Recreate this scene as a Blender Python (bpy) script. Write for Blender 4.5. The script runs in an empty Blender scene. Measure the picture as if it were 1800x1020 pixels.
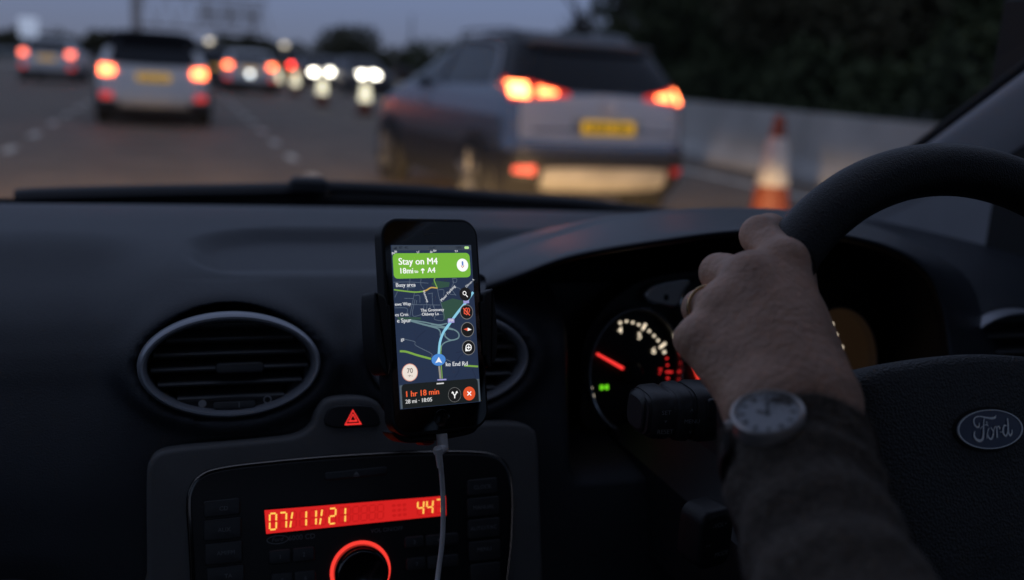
import bpy, math, random
import numpy as np
from mathutils import Matrix, Vector
from mathutils import noise as mnoise
R = math.radians
random.seed(7); rng = np.random.default_rng(7)
S = bpy.context.scene
COL = S.collection

# ------------------------------------------------------------------ camera
FPX = 1750.0; CAMZ = 1.25
YAW, PITCH, ROLL = R(19.063), R(12.364), R(3.4336)
_f = np.array([math.sin(YAW)*math.cos(PITCH), math.cos(YAW)*math.cos(PITCH), -math.sin(PITCH)])
_r = np.array([math.cos(YAW), -math.sin(YAW), 0.0]); _u = np.cross(_r, _f)
CR = _r*math.cos(ROLL)+_u*math.sin(ROLL); CU = -_r*math.sin(ROLL)+_u*math.cos(ROLL); CF = _f
cam = bpy.data.cameras.new('camera'); camo = bpy.data.objects.new('camera', cam); COL.objects.link(camo)
camo.matrix_world = Matrix(((CR[0], CU[0], -CF[0], 0), (CR[1], CU[1], -CF[1], 0), (CR[2], CU[2], -CF[2], CAMZ), (0, 0, 0, 1)))
cam.sensor_width = 36; cam.lens = 35; cam.clip_start = 0.02; cam.clip_end = 3000
cam.dof.use_dof = True; cam.dof.focus_distance = 0.655; cam.dof.aperture_fstop = 3.6
S.camera = camo

# ------------------------------------------------------------------ world, dusk
W = bpy.data.worlds.new('World'); S.world = W; W.use_nodes = True
nt = W.node_tree; nt.nodes.clear()
out = nt.nodes.new('ShaderNodeOutputWorld'); bg = nt.nodes.new('ShaderNodeBackground'); wtc = nt.nodes.new('ShaderNodeTexCoord')
sep = nt.nodes.new('ShaderNodeSeparateXYZ'); cr = nt.nodes.new('ShaderNodeValToRGB')   # dusk sky: colour by height above the horizon
nt.links.new(wtc.outputs['Generated'], sep.inputs[0]); nt.links.new(sep.outputs[2], cr.inputs[0]); nt.links.new(cr.outputs[0], bg.inputs[0]); nt.links.new(bg.outputs[0], out.inputs[0])
cr.color_ramp.elements[0].position = 0.0; cr.color_ramp.elements[0].color = (.128, .143, .205, 1)
cr.color_ramp.elements[1].position = 1.0; cr.color_ramp.elements[1].color = (.130, .155, .240, 1)
for p_, c_ in ((.06, (.137, .172, .285, 1)), (.16, (.150, .195, .315, 1)), (.45, (.150, .180, .280, 1))):
    e_ = cr.color_ramp.elements.new(p_); e_.color = c_
bg.inputs[1].default_value = 1.38
# the sun is below the horizon: only its very faint broad afterglow is left
sl = bpy.data.lights.new('sun', 'SUN'); sl.energy = 0.02; sl.angle = R(20); sl.color = (1, .8, .7)
so = bpy.data.objects.new('sun', sl); COL.objects.link(so); so.rotation_euler = (R(86), 0, R(-20))
# own dipped headlamps (outside, at the front of the car)
for hx in (-0.50, 0.76):
    L = bpy.data.lights.new('headlamp_light', 'SPOT'); L.energy = 3700; L.color = (1, .62, .29); L.shadow_soft_size = .06
    L.spot_size = R(160); L.spot_blend = .09
    lo = bpy.data.objects.new('headlamp_light', L); COL.objects.link(lo)
    lo.location = (hx, 2.25, .70); lo.rotation_euler = (R(90-80.1), 0, R(-30 if hx > 0 else 4))
S.view_settings.view_transform = 'Standard'; S.view_settings.look = 'None'; S.view_settings.exposure = 0; S.view_settings.gamma = 1
S.view_settings.use_curve_mapping = False
S.render.engine = 'CYCLES'
S.cycles.use_denoising = True
S.cycles.max_bounces = 6; S.cycles.diffuse_bounces = 3; S.cycles.glossy_bounces = 3; S.cycles.transparent_max_bounces = 12
S.cycles.caustics_reflective = False; S.cycles.caustics_refractive = False
S.cycles.sample_clamp_indirect = 4
S.cycles.use_adaptive_sampling = False

# ------------------------------------------------------------------ pixel rays (photo pixels, 1800 x 1020)
C0 = np.array([0, 0, CAMZ])
def ray(u, v): return CF+CR*(u-900)/FPX-CU*(v-510)/FPX
def PD(u, v, d): return C0+ray(u, v)*d
def PY(u, v, Y): r = ray(u, v); return C0+r*Y/r[1]
def PX(u, v, X): r = ray(u, v); return C0+r*X/r[0]
def GR(u, v, z=0.0): r = ray(u, v); return C0+r*(z-CAMZ)/r[2]
class Frame:
    """a local plane: origin o, axes x, y and z (z towards the viewer)"""
    def __init__(s, o, x, y, z): s.o, s.x, s.y, s.z = map(lambda a: np.array(a, float), (o, x, y, z))
    def w(s, p): p = np.asarray(p, float); return s.o+p[..., 0:1]*s.x+p[..., 1:2]*s.y+p[..., 2:3]*s.z
    def l(s, u, v):
        r = ray(u, v); t = ((s.o-C0)@s.z)/(r@s.z); q = C0+r*t-s.o
        return q@s.x, q@s.y
def frame(o, tilt=0, yaw=0, rot=0):
    """vertical plane facing -Y; tilt>0 leans its top away; yaw turns it about Z; rot spins it in plane"""
    M = Matrix.Rotation(yaw, 3, 'Z')@Matrix.Rotation(-tilt, 3, 'X')@Matrix(((1, 0, 0), (0, 0, -1), (0, 1, 0)))@Matrix.Rotation(rot, 3, 'Z')
    A = np.array(M); return Frame(o, A[:, 0], A[:, 1], A[:, 2])

# ------------------------------------------------------------------ materials
MATS = {}
def mat(name, col, rough=.5, metal=0, spec=.5, bump=0, bscale=300, btype='noise', var=0, vscale=8, emit=None, estr=0, coat=0, sheen=0, sss=0, trans=0, bdist=.002):
    if name in MATS: return MATS[name]
    m = bpy.data.materials.new(name); m.use_nodes = True; n = m.node_tree; b = n.nodes['Principled BSDF']
    b.inputs['Base Color'].default_value = (*col, 1); b.inputs['Roughness'].default_value = rough; b.inputs['Metallic'].default_value = metal
    b.inputs['Specular IOR Level'].default_value = spec; b.inputs['Coat Weight'].default_value = coat
    b.inputs['Sheen Weight'].default_value = sheen
    if sss: b.inputs['Subsurface Weight'].default_value = sss; b.inputs['Subsurface Radius'].default_value = (.01, .004, .002); b.inputs['Subsurface Scale'].default_value = .6
    if emit: b.inputs['Emission Color'].default_value = (*emit, 1); b.inputs['Emission Strength'].default_value = estr
    tc = None
    if bump or var:
        tc = n.nodes.new('ShaderNodeTexCoord')
    if var:
        t = n.nodes.new('ShaderNodeTexNoise'); t.inputs['Scale'].default_value = vscale; t.inputs['Detail'].default_value = 6
        n.links.new(tc.outputs['Object'], t.inputs['Vector'])
        mr = n.nodes.new('ShaderNodeMapRange'); mr.inputs[1].default_value = .3; mr.inputs[2].default_value = .7; mr.inputs[3].default_value = 1-var; mr.inputs[4].default_value = 1+var
        n.links.new(t.outputs['Fac'], mr.inputs[0])
        mx = n.nodes.new('ShaderNodeMix'); mx.data_type = 'RGBA'; mx.blend_type = 'MULTIPLY'; mx.inputs[0].default_value = 1
        mx.inputs[6].default_value = (*col, 1); n.links.new(mr.outputs[0], mx.inputs[7]); n.links.new(mx.outputs[2], b.inputs['Base Color'])
    if bump:
        if btype == 'vor':
            t = n.nodes.new('ShaderNodeTexVoronoi'); t.inputs['Scale'].default_value = bscale; o = t.outputs['Distance']
        else:
            t = n.nodes.new('ShaderNodeTexNoise'); t.inputs['Scale'].default_value = bscale; t.inputs['Detail'].default_value = 4; o = t.outputs['Fac']
        n.links.new(tc.outputs['Object'], t.inputs['Vector'])
        bp = n.nodes.new('ShaderNodeBump'); bp.inputs['Strength'].default_value = bump; bp.inputs['Distance'].default_value = bdist
        n.links.new(o, bp.inputs['Height']); n.links.new(bp.outputs[0], b.inputs['Normal'])
    MATS[name] = m; return m
def emat(name, col, s):
    return mat(name, (.02, .02, .02), .4, emit=col, estr=s)
def glassmat(name, tint, fac):
    if name in MATS: return MATS[name]
    m = bpy.data.materials.new(name); m.use_nodes = True; n = m.node_tree; n.nodes.clear()
    o = n.nodes.new('ShaderNodeOutputMaterial'); t = n.nodes.new('ShaderNodeBsdfTransparent'); g = n.nodes.new('ShaderNodeBsdfGlossy'); x = n.nodes.new('ShaderNodeMixShader')
    t.inputs[0].default_value = (*tint, 1); g.inputs['Roughness'].default_value = .02
    x.inputs[0].default_value = fac; n.links.new(t.outputs[0], x.inputs[1]); n.links.new(g.outputs[0], x.inputs[2]); n.links.new(x.outputs[0], o.inputs[0])
    MATS[name] = m; return m

DASH = mat('dash_plastic', (.028, .033, .041), .48, spec=.5, bump=.35, bscale=900, var=.12, vscale=20)
BLACK = mat('black_plastic', (.022, .022, .024), .45, bump=.15, bscale=700)
DEEP = mat('deep_black', (.006, .006, .006), .7)
TRIM = mat('grey_trim', (.16, .16, .16), .5, spec=.4, bump=.2, bscale=1200, var=.06, vscale=30)
PIANO = mat('gloss_black', (.006, .005, .006), .12, coat=.6)
VENTRING = mat('vent_ring_grey', (.40, .42, .46), .32, spec=.7, metal=.3)
CHROME = mat('chrome', (.6, .6, .62), .18, metal=1)
SATIN = mat('satin_metal', (.35, .36, .38), .35, metal=1)
LEATHER = mat('grained_leather', (.013, .0135, .0145), .38, spec=.4, bump=.35, bscale=1000, btype='vor')
PADMAT = mat('grained_airbag_cover', (.070, .075, .080), .5, spec=.4, bump=.7, bscale=620, btype='vor')
SKIN = mat('skin', (.70, .43, .31), .5, spec=.35, bump=.9, bscale=260, var=.22, vscale=38, sss=.05, bdist=.0015)
WOOL = mat('dark_wool', (.15, .125, .105), .95, spec=.1, bump=1.0, bscale=260, var=.3, vscale=260, sheen=.15)
PRINT = mat('grey_print', (.45, .46, .47), .6)
WHITEPRINT = mat('white_print', (.5, .52, .56), .5)
ASPH = mat('asphalt', (.22, .165, .115), .60, spec=.4, bump=1.0, bscale=45, var=.25, vscale=1.3, bdist=.03)
RUBBER = mat('rubber', (.02, .02, .02), .8)
CARGLASS = mat('dark_glass', (.008, .010, .013), .12, spec=.35)
LEAF = mat('foliage', (.075, .092, .045), .8, spec=.1, var=.5, vscale=.8)
LEAF2 = mat('foliage_dull', (.105, .10, .06), .8, spec=.1, var=.5, vscale=.8)
BARK = mat('bark', (.06, .05, .04), .9, bump=.5, bscale=20)
GRASS = mat('verge_grass', (.045, .055, .03), .9, var=.5, vscale=2)
CONC = mat('concrete', (.50, .48, .44), .85, bump=.3, bscale=30, var=.18, vscale=1.2)
PAINT = mat('road_paint', (.80, .74, .62), .6, var=.3, vscale=4)
CLAD = mat('cladding', (.03, .03, .032), .5)
STEEL = mat('galvanised_steel', (.3, .31, .32), .5, metal=.6, var=.1)

# ------------------------------------------------------------------ objects
def mesh(name, V, F, m, smooth=True):
    me = bpy.data.meshes.new(name); me.from_pydata([tuple(map(float, v)) for v in V], [], [tuple(f) for f in F]); me.update()
    if smooth: me.polygons.foreach_set('use_smooth', [True]*len(me.polygons))
    if m: me.materials.append(m)
    return me
ROOTINV = {}
def thing(name, label, cat, loc=(0, 0, 0), rz=0, group=None):
    o = bpy.data.objects.new(name, None); COL.objects.link(o); o.location = loc; o.rotation_euler = (0, 0, rz); o.empty_display_size = .1
    o['label'] = label; o['category'] = cat
    if group: o['group'] = group
    M = Matrix.Translation(Vector(loc))@Matrix.Rotation(rz, 4, 'Z')
    ROOTINV[o.name] = np.array(M.inverted()); return o
def rootof(p):
    while p.parent: p = p.parent
    return p
def obj(name, VF, m, parent=None, smooth=True, local=False, kind=None, label=None, sharp=35):
    V, F = VF; V = np.asarray(V, float)
    if parent is not None and not local:
        I = ROOTINV[rootof(parent).name]; V = V@I[:3, :3].T+I[:3, 3]
    me = mesh(name, V, F, m, smooth)
    if smooth and sharp and len(me.polygons) < 60000: me.set_sharp_from_angle(angle=R(sharp))
    o = bpy.data.objects.new(name, me); COL.objects.link(o)
    if parent is not None: o.parent = parent
    if kind: o['kind'] = kind
    if label: o['label'] = label
    return o
def objs(name, L, m, parent, **k):
    r = None
    for q in L: r = obj(name, q, m, parent, **k)
    return r
def tag(o, label, cat, group=None):
    o['label'] = label; o['category'] = cat
    if group: o['group'] = group
    return o
def copytree(o, parent=None):
    c = o.copy(); COL.objects.link(c)
    if parent is not None: c.parent = parent
    for ch in list(o.children): copytree(ch, c)
    return c
def join(*L):
    V = []; F = []; n = 0
    for v, f in L:
        v = np.asarray(v, float).reshape(-1, 3); V.append(v); F += [tuple(i+n for i in q) for q in f]; n += len(v)
    return np.concatenate(V), F
def grid(P, closeu=False, closev=False):
    """P[nu][nv][3]"""
    P = np.asarray(P, float); nu, nv = P.shape[:2]; F = []
    for i in range(nu if closeu else nu-1):
        for j in range(nv if closev else nv-1):
            a, b = i, (i+1) % nu; c, d = j, (j+1) % nv
            F.append((a*nv+c, b*nv+c, b*nv+d, a*nv+d))
    return P.reshape(-1, 3), F
def catmull(P, n):
    P = np.asarray(P, float); P = np.vstack([2*P[0]-P[1], P, 2*P[-1]-P[-2]]); out = []
    segs = len(P)-3; ts = np.linspace(0, segs, n)
    for t in ts:
        i = min(int(t), segs-1); f = t-i; a, b, c, d = P[i:i+4]
        out.append(.5*((2*b)+(-a+c)*f+(2*a-5*b+4*c-d)*f*f+(-a+3*b-3*c+d)*f**3))
    return np.array(out)
def tube(path, rad, seg=14, closed=False, cap=True, flat=None):
    path = np.asarray(path, float); n = len(path)
    rad = np.broadcast_to(np.asarray(rad, float), (n,)) if np.ndim(rad) <= 1 else np.asarray(rad)
    T = np.roll(path, -1, 0)-np.roll(path, 1, 0) if closed else np.gradient(path, axis=0)
    T /= np.linalg.norm(T, axis=1)[:, None]+1e-12
    up = np.array([0, 0, 1.]) if abs(T[0][2]) < .9 else np.array([1., 0, 0])
    N = np.cross(T[0], up); N /= np.linalg.norm(N); rings = []
    for i in range(n):
        N = N-T[i]*(N@T[i]); N /= np.linalg.norm(N); Bn = np.cross(T[i], N)
        a = np.linspace(0, 2*math.pi, seg, endpoint=False)
        rings.append(path[i]+rad[i]*(np.cos(a)[:, None]*N+np.sin(a)[:, None]*Bn*(flat or 1)))
    V, F = grid(rings, closeu=closed, closev=True)
    if cap and not closed:
        F = F+[tuple(range(seg-1, -1, -1)), tuple((n-1)*seg+k for k in range(seg))]
    return V, F
def box(c, s, b=0):
    c = np.array(c, float); h = np.array(s, float)/2
    if b <= 0:
        V = [c+h*np.array([x, y, z]) for x in (-1, 1) for y in (-1, 1) for z in (-1, 1)]
        return np.array(V), [(0, 1, 3, 2), (4, 6, 7, 5), (0, 4, 5, 1), (2, 3, 7, 6), (0, 2, 6, 4), (1, 5, 7, 3)]
    rings = []
    for (dz, ins) in ((-h[2], b), (-h[2]+b, 0), (h[2]-b, 0), (h[2], b)):
        x, y = h[0]-ins, h[1]-ins; q = min(b, x*.5, y*.5)
        ring = [(x-q, -y), (x, -y+q), (x, y-q), (x-q, y), (-x+q, y), (-x, y-q), (-x, -y+q), (-x+q, -y)]
        rings.append([c+np.array([a, d, dz]) for a, d in ring])
    V, F = grid(rings, closev=True); n = 8
    return V, F+[tuple(range(n-1, -1, -1)), tuple(3*n+k for k in range(n))]
def rrect(w, h, r, n=6, cx=0, cy=0):
    P = []
    for (sx, sy, a0) in ((1, 1, 0), (-1, 1, 90), (-1, -1, 180), (1, -1, 270)):
        for k in range(n+1):
            a = R(a0+90*k/n); P.append((cx+sx*(w/2-r)+r*math.cos(a), cy+sy*(h/2-r)+r*math.sin(a)))
    return np.array(P)
def ell(a, b, n=48, cx=0, cy=0, rot=0):
    t = np.linspace(0, 2*math.pi, n, endpoint=False); x = a*np.cos(t); y = b*np.sin(t)
    return np.stack([cx+x*math.cos(rot)-y*math.sin(rot), cy+x*math.sin(rot)+y*math.cos(rot)], 1)
def smoothpoly(P, n=80):
    P = np.asarray(P, float); Q = np.vstack([P[-1], P, P[0], P[1]]); m = len(P); out = []
    for t in np.linspace(0, m, n, endpoint=False):
        i = int(t); f = t-i; a, b, c, d = Q[i:i+4] if i+4 <= len(Q) else Q[-4:]
        out.append(.5*((2*b)+(-a+c)*f+(2*a-5*b+4*c-d)*f*f+(-a+3*b-3*c+d)*f**3))
    return np.array(out)
def inset(P, d):
    A = .5*np.sum(P[:, 0]*np.roll(P[:, 1], -1)-np.roll(P[:, 0], -1)*P[:, 1]); s = 1 if A > 0 else -1
    e = np.roll(P, -1, 0)-np.roll(P, 1, 0); L = np.linalg.norm(e, axis=1)[:, None]+1e-12
    nrm = np.stack([-e[:, 1], e[:, 0]], 1)/L*s
    return P+nrm*d
def plate(fr, P, z0, z1, bev=0, top=True, bottom=False):
    """extruded outline P (2d) in frame fr from z0 to z1 with a rounded upper edge"""
    P = np.asarray(P, float)
    A = .5*np.sum(P[:, 0]*np.roll(P[:, 1], -1)-np.roll(P[:, 0], -1)*P[:, 1])
    if A < 0: P = P[::-1]
    n = len(P); rings = []
    if z1 > z0: rings.append((P, z0))
    if bev:
        for k in range(0, 5):
            a = k/4*math.pi/2; rings.append((inset(P, bev*(1-math.cos(a))), z1-bev+bev*math.sin(a)))
    else: rings.append((P, z1))
    V = [np.concatenate([q, np.full((n, 1), z)], 1) for q, z in rings]
    W_, F = grid([fr.w(v) for v in V], closev=True)
    F = [tuple(reversed(f)) for f in F]
    if len(V) == 1: F = []
    if top: F.append(tuple((len(V)-1)*n+k for k in range(n)))
    if bottom: F.append(tuple(range(n-1, -1, -1)))
    return W_, F
def ring_plate(fr, Po, Pi, z):
    n = len(Po); V = np.concatenate([fr.w(np.c_[Po, np.full(n, z)]), fr.w(np.c_[Pi, np.full(n, z)])])
    return V, [(k, (k+1) % n, n+(k+1) % n, n+k) for k in range(n)]
def ribbon(fr, pts, w, z, n=None):
    P = np.asarray(pts, float)
    if n: P = catmull(P, n)
    T = np.gradient(P, axis=0); T /= np.linalg.norm(T, axis=1)[:, None]+1e-12; N = np.stack([-T[:, 1], T[:, 0]], 1)
    w = np.broadcast_to(np.asarray(w, float), (len(P),))[:, None]
    A = np.c_[P+N*w/2, np.full(len(P), z)]; B_ = np.c_[P-N*w/2, np.full(len(P), z)]; k = len(P)
    return np.concatenate([fr.w(A), fr.w(B_)]), [(i+k, i+k+1, i+1, i) for i in range(k-1)]
def text(s, size, bold=0, align='CENTER', ext=0, xs=1.0):
    cu = bpy.data.curves.new('tmp', 'FONT'); cu.body = s; cu.size = size; cu.offset = bold*size; cu.align_x = align; cu.align_y = 'CENTER'; cu.resolution_u = 3; cu.extrude = ext
    o = bpy.data.objects.new('tmp', cu); COL.objects.link(o); dg = bpy.context.evaluated_depsgraph_get(); me = bpy.data.meshes.new_from_object(o.evaluated_get(dg))
    V = np.array([v.co[:] for v in me.vertices]) if len(me.vertices) else np.zeros((0, 3)); F = [tuple(p.vertices) for p in me.polygons]
    bpy.data.objects.remove(o); bpy.data.curves.remove(cu); bpy.data.meshes.remove(me)
    V[:, 0] *= xs
    return V, F
def textat(fr, s, x, y, size, z=0, bold=0, align='CENTER', rot=0, xs=1.0, shear=0):
    V, F = text(s, size, bold, align, xs=xs); V = V.copy(); V[:, 0] += V[:, 1]*shear
    c, sn = math.cos(rot), math.sin(rot)
    Q = np.stack([x+V[:, 0]*c-V[:, 1]*sn, y+V[:, 0]*sn+V[:, 1]*c, V[:, 2]+z], 1)
    return fr.w(Q), F
def smoothstep(a, b, x): t = np.clip((x-a)/(b-a), 0, 1); return t*t*(3-2*t)

# ================================================================== SETTING
def sheet(name, x0, x1, y0, y1, z, m, nx=1, ny=1):
    P = [[(x0+(x1-x0)*i/nx, y0+(y1-y0)*j/ny, z) for j in range(ny+1)] for i in range(nx+1)]
    o = obj(name, grid(P), m, smooth=False, kind='structure'); return o
sheet('ground', -1200, 1200, -300, 2500, -.02, GRASS)
sheet('motorway_road', -12.2, 8.9, -30, 900, 0, ASPH)
sheet('opposite_carriageway', 8.9, 22, -30, 900, 0.004, mat('asphalt_far', (.075, .075, .075), .7, var=.3, vscale=1.5))
dash_me = None
def stripe(x, y, w, l, z=.004):
    return obj('lane_marking', grid([[(x-w/2, y-l/2, z), (x-w/2, y+l/2, z)], [(x+w/2, y-l/2, z), (x+w/2, y+l/2, z)]]), PAINT, smooth=False, kind='structure')
LX = (1.42, -1.85, -5.15)
for li, x in enumerate(LX):
    for k in range(26):
        stripe(x, 6.2+k*2.3, .12, .75)
stripe(-8.5, 200, .2, 440); stripe(7.0, 200, .18, 440)
STUD = emat('road_stud_reflector', (1, .8, .5), .35)

# concrete barrier on the right (jersey profile), in cast lengths
bt = thing('concrete_barrier', 'long pale grey concrete barrier running beside the right hand lane', 'barrier', (8.45, 10, 0))
prof = [(-.32, 0), (-.32, .08), (-.17, .30), (-.10, .93), (.10, .93), (.17, .30), (.32, .08), (.32, 0)]
for k in range(12):
    y0 = -4+k*4.0; P = [[(8.45+.25*0+px, y, pz) for (px, pz) in prof] for y in (y0+.01, y0+.05, y0+3.95, y0+3.99)]
    obj('barrier_section', grid(P), CONC, bt, smooth=False)

# steel safety fence on the left
sf = thing('safety_fence', 'galvanised steel crash rail along the left verge of the motorway', 'crash barrier', (-12.6, 20, 0))
rail = [(0, .48), (.05, .53), (0, .60), (.05, .67), (0, .74)]
obj('rail', grid([[(-12.6+px, y, pz) for px, pz in rail] for y in np.arange(4, 130, 4)]), STEEL, sf, smooth=False)
for k in range(30): obj('post', box((-12.68, 5+k*4, .36), (.08, .1, .72)), STEEL, sf, smooth=False)

# trees
def crown_mesh(blobs, n, leaf, m, seed=0, flat=1):
    r = np.random.default_rng(seed); V = []; F = []
    bl = np.array(blobs); wts = bl[:, 3]**2; wts /= wts.sum()
    idx = r.choice(len(bl), n, p=wts)
    d = r.normal(size=(n, 3)); d /= np.linalg.norm(d, axis=1)[:, None]; rad = r.uniform(.45, 1.05, n)**.6
    c = bl[idx, :3]+d*(rad*bl[idx, 3])[:, None]*np.array([1, 1, .85])
    a = r.normal(size=(n, 3)); a /= np.linalg.norm(a, axis=1)[:, None]; b = np.cross(a, r.normal(size=(n, 3))); b /= np.linalg.norm(b, axis=1)[:, None]
    s = leaf*r.uniform(.6, 1.4, n)[:, None]
    Q = np.stack([c-a*s, c+b*s*.5, c+a*s, c-b*s*.5], 1).reshape(-1, 3)
    F = [(4*i, 4*i+1, 4*i+2, 4*i+3) for i in range(n)]
    return Q, F
def tree(x, y, h, wd, label, group, m=LEAF, n=3500, leaf=.16, seed=0, trunkfrac=.3, name='broadleaf_tree', nb=14):
    r = random.Random(seed); t = thing(name, label, 'tree', (x, y, 0), 0, group)
    tr = [tube([(x, y, -.1), (x+.1, y, h*.3), (x+.15*r.uniform(-1, 1), y, h*.62)], [.16+h*.012, .11+h*.008, .05], 8)]
    blobs = []
    for k in range(nb):
        a = r.uniform(0, 6.28); q = r.uniform(.15, .5)*wd; zz = h*(trunkfrac+(1-trunkfrac)*r.uniform(.12, .88))
        q *= 1-.5*max(0, (zz/h-.6)/.4); br = wd*r.uniform(.16, .27)
        blobs.append((x+q*math.cos(a), y+q*math.sin(a), zz, br)); tr.append(tube([(x+.1, y, zz*.55), (x+q*.5*math.cos(a), y+q*.5*math.sin(a), zz*.85), blobs[-1][:3]], [.07, .045, .02], 5))
    obj('trunk', join(*tr), BARK, t); obj('crown', crown_mesh(blobs, n, leaf, m, seed), m, t, smooth=False)
    return t
TG = 'trees behind the concrete barrier'
specs = [(9.6+8, 15, 8.5, 6, LEAF), (16, 20.5, 7.2, 6, LEAF2), (15.5, 26.5, 8.4, 6.5, LEAF), (18.0, 33, 6.8, 6, LEAF2), (15.2, 38, 2.8, 3.4, LEAF), (20.5, 43, 5.6, 5, LEAF), (20, 11, 9, 6.5, LEAF2), (24, 25, 12, 10, LEAF), (18.0, 52, 2.7, 4, LEAF2)]
dsc = ['dark rounded tree behind the barrier, nearest the right pillar', 'dull olive tree in the middle of the row behind the barrier', 'tall dark tree whose leafy top rises behind the barrier', 'broad dull tree further along behind the barrier', 'small dark tree with its outline against the sky at the left end of the row', 'mid height tree far along behind the barrier', 'broad olive tree at the right edge of the windscreen', 'largest dark tree set back behind the row', 'low dull tree at the far end of the row behind the barrier']
for i, (x, y, h, wd, m) in enumerate(specs): tree(x, y, h, wd, dsc[i], TG, m, 9000, .15, 10+i, .10, nb=24)
sc = obj('scrub', crown_mesh([(13.5+2.6*rng.random(), 6+k*1.1, .7+1.0*rng.random(), 1.5) for k in range(46)], 26000, .13, LEAF, 5), LEAF, smooth=False, kind='stuff')
sc['label'] = 'dark scrub and hedge growing along the back of the barrier'
wd_ = obj('woodland', crown_mesh([(25+10*rng.random(), 12+k*.9, 1+8.0*rng.random()*(1-k/90), 3.2) for k in range(42)], 24000, .42, LEAF, 77), LEAF, smooth=False, kind='stuff'); wd_['label'] = 'dark mass of woodland rising behind the single trees'
# bare sapling
bs = thing('bare_sapling', 'thin bare branched sapling showing above the roof of the crossover', 'tree', (10.2, 25, 0))
br = [tube([(10.2, 25, 0), (10.25, 25, 1.6), (10.2, 25, 2.4)], [.1, .09, .06], 6)]
for k in range(14):
    a = rng.uniform(-1, 1); br.append(tube([(10.22, 25, 1.5+.07*k), (10.2+a*.35, 25+rng.uniform(-.3, .3), 2.2+.06*k), (10.2+a*.75, 25+rng.uniform(-.5, .5), 2.6+.06*k)], [.04, .03, .015], 5))
obj('trunk', join(*br), BARK, bs)
# far trees
tree(24.2, 150, 5.9, 9.5, 'large round tree standing alone on the far skyline', None, LEAF2, 2500, .35, 50, .05, nb=24)
tree(-7.4, 112, 3.1, 3, 'small pointed tree beyond the gap between the two cars on the left', None, LEAF2, 900, .25, 51, .05, nb=14)
fb = [(x, 170+20*rng.random(), .4+1.0*rng.random()+(.9 if x > 6 else 0), 2.2+1.0*rng.random()) for x in np.arange(-70, 95, 2.6)]
fw = obj('distant_tree_line', crown_mesh(fb, 15000, .6, LEAF2, 9), LEAF2, smooth=False, kind='stuff'); fw['label'] = 'low dark line of far off trees along the horizon'
lb = [(-15-3*rng.random(), 28+k*2.2, .5+.6*rng.random(), 1.2) for k in range(34)]
lw = obj('verge_hedge', crown_mesh(lb, 12000, .22, LEAF2, 12), LEAF2, smooth=False, kind='stuff'); lw['label'] = 'dark hedge along the left verge'

# gantry sign
gx, gy = PY(240, 40, 62)[0], 62
gt = thing('sign_gantry', 'grey motorway gantry post with a lattice arm reaching over the lanes', 'gantry', (gx, gy, 0))
HAZED = mat('hazed_steel', (.55, .50, .46), .8)  # paled so that the colour carries the distant haze
obj('post', box((gx, gy, 4.2), (.55, .5, 8.4), .04), HAZED, gt)
p0 = PY(345, 22, gy); p1 = PY(462, 22, gy)
obj('arm', join(box(((gx+p1[0])/2, gy, p0[2]+.9), (p1[0]-gx+.4, .25, .16)), box(((gx+p1[0])/2, gy, p0[2]-.9), (p1[0]-gx+.4, .25, .16))), HAZED, gt, smooth=False)
lat = []
for k in range(14):
    xa = gx+(p1[0]-gx)*k/13; lat.append(tube([(xa, gy, p0[2]-.9+1.8*(k % 2)), (xa+(p1[0]-gx)/13, gy, p0[2]-.9+1.8*((k+1) % 2))], .03, 5))
obj('lattice', join(*lat), HAZED, gt, smooth=False)
obj('message_board', join(*[box((p0[0]+(p1[0]-p0[0])*(k+.5)/3, gy-.25, p0[2]), ((p1[0]-p0[0])/3.6, .2, 1.1), .03) for k in range(3)]), mat('hazed_sign_back', (.80, .78, .77), .8), gt)  # boards paled for haze as well
# lit sign on the left
ls = PY(50, 50, 60); lt = thing('lit_road_sign', 'pale bluish lit road sign above the left verge', 'road sign', (ls[0], 60, 0))
obj('post', tube([(ls[0], 60.06, 0), (ls[0], 60.06, ls[2])], .07, 8), STEEL, lt)
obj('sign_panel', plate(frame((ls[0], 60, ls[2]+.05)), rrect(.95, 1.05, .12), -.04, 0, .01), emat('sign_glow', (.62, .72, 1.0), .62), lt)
# pylon
pp = PY(722, 90, 260); pt = thing('lattice_mast', 'thin faint mast on the skyline left of the crossover', 'mast', (pp[0], 260, 0))
obj('mast', tube([(pp[0], 260, 0), (pp[0], 260, 14)], [.5, .15], 4), mat('mast_steel', (.12, .13, .15), .8), pt)
# street lamps on the skyline
LAMPM = emat('street_lamp_glow', (1, .86, .66), 2.0)
def lamp(u, v, Y, label):
    p = PY(u, v, Y); t = thing('street_lamp', label, 'street lamp', (p[0], Y, 0), 0, 'lit street lamps on the skyline')
    obj('column', join(tube([(p[0], Y+.6, 0), (p[0], Y+.6, p[2]+.3)], .12, 6), tube([(p[0], Y+.6, p[2]+.3), (p[0], Y, p[2]+.25)], .08, 6)), HAZED, t)
    obj('luminaire', box((p[0], Y, p[2]+.06), (.8, .9, .42), .05), LAMPM, t)
lamp(368, 73, 140, 'lit street lamp high above the road right of the pale car ahead')
lamp(500, 80, 150, 'fainter lit street lamp above the queue of tail lights')

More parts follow.
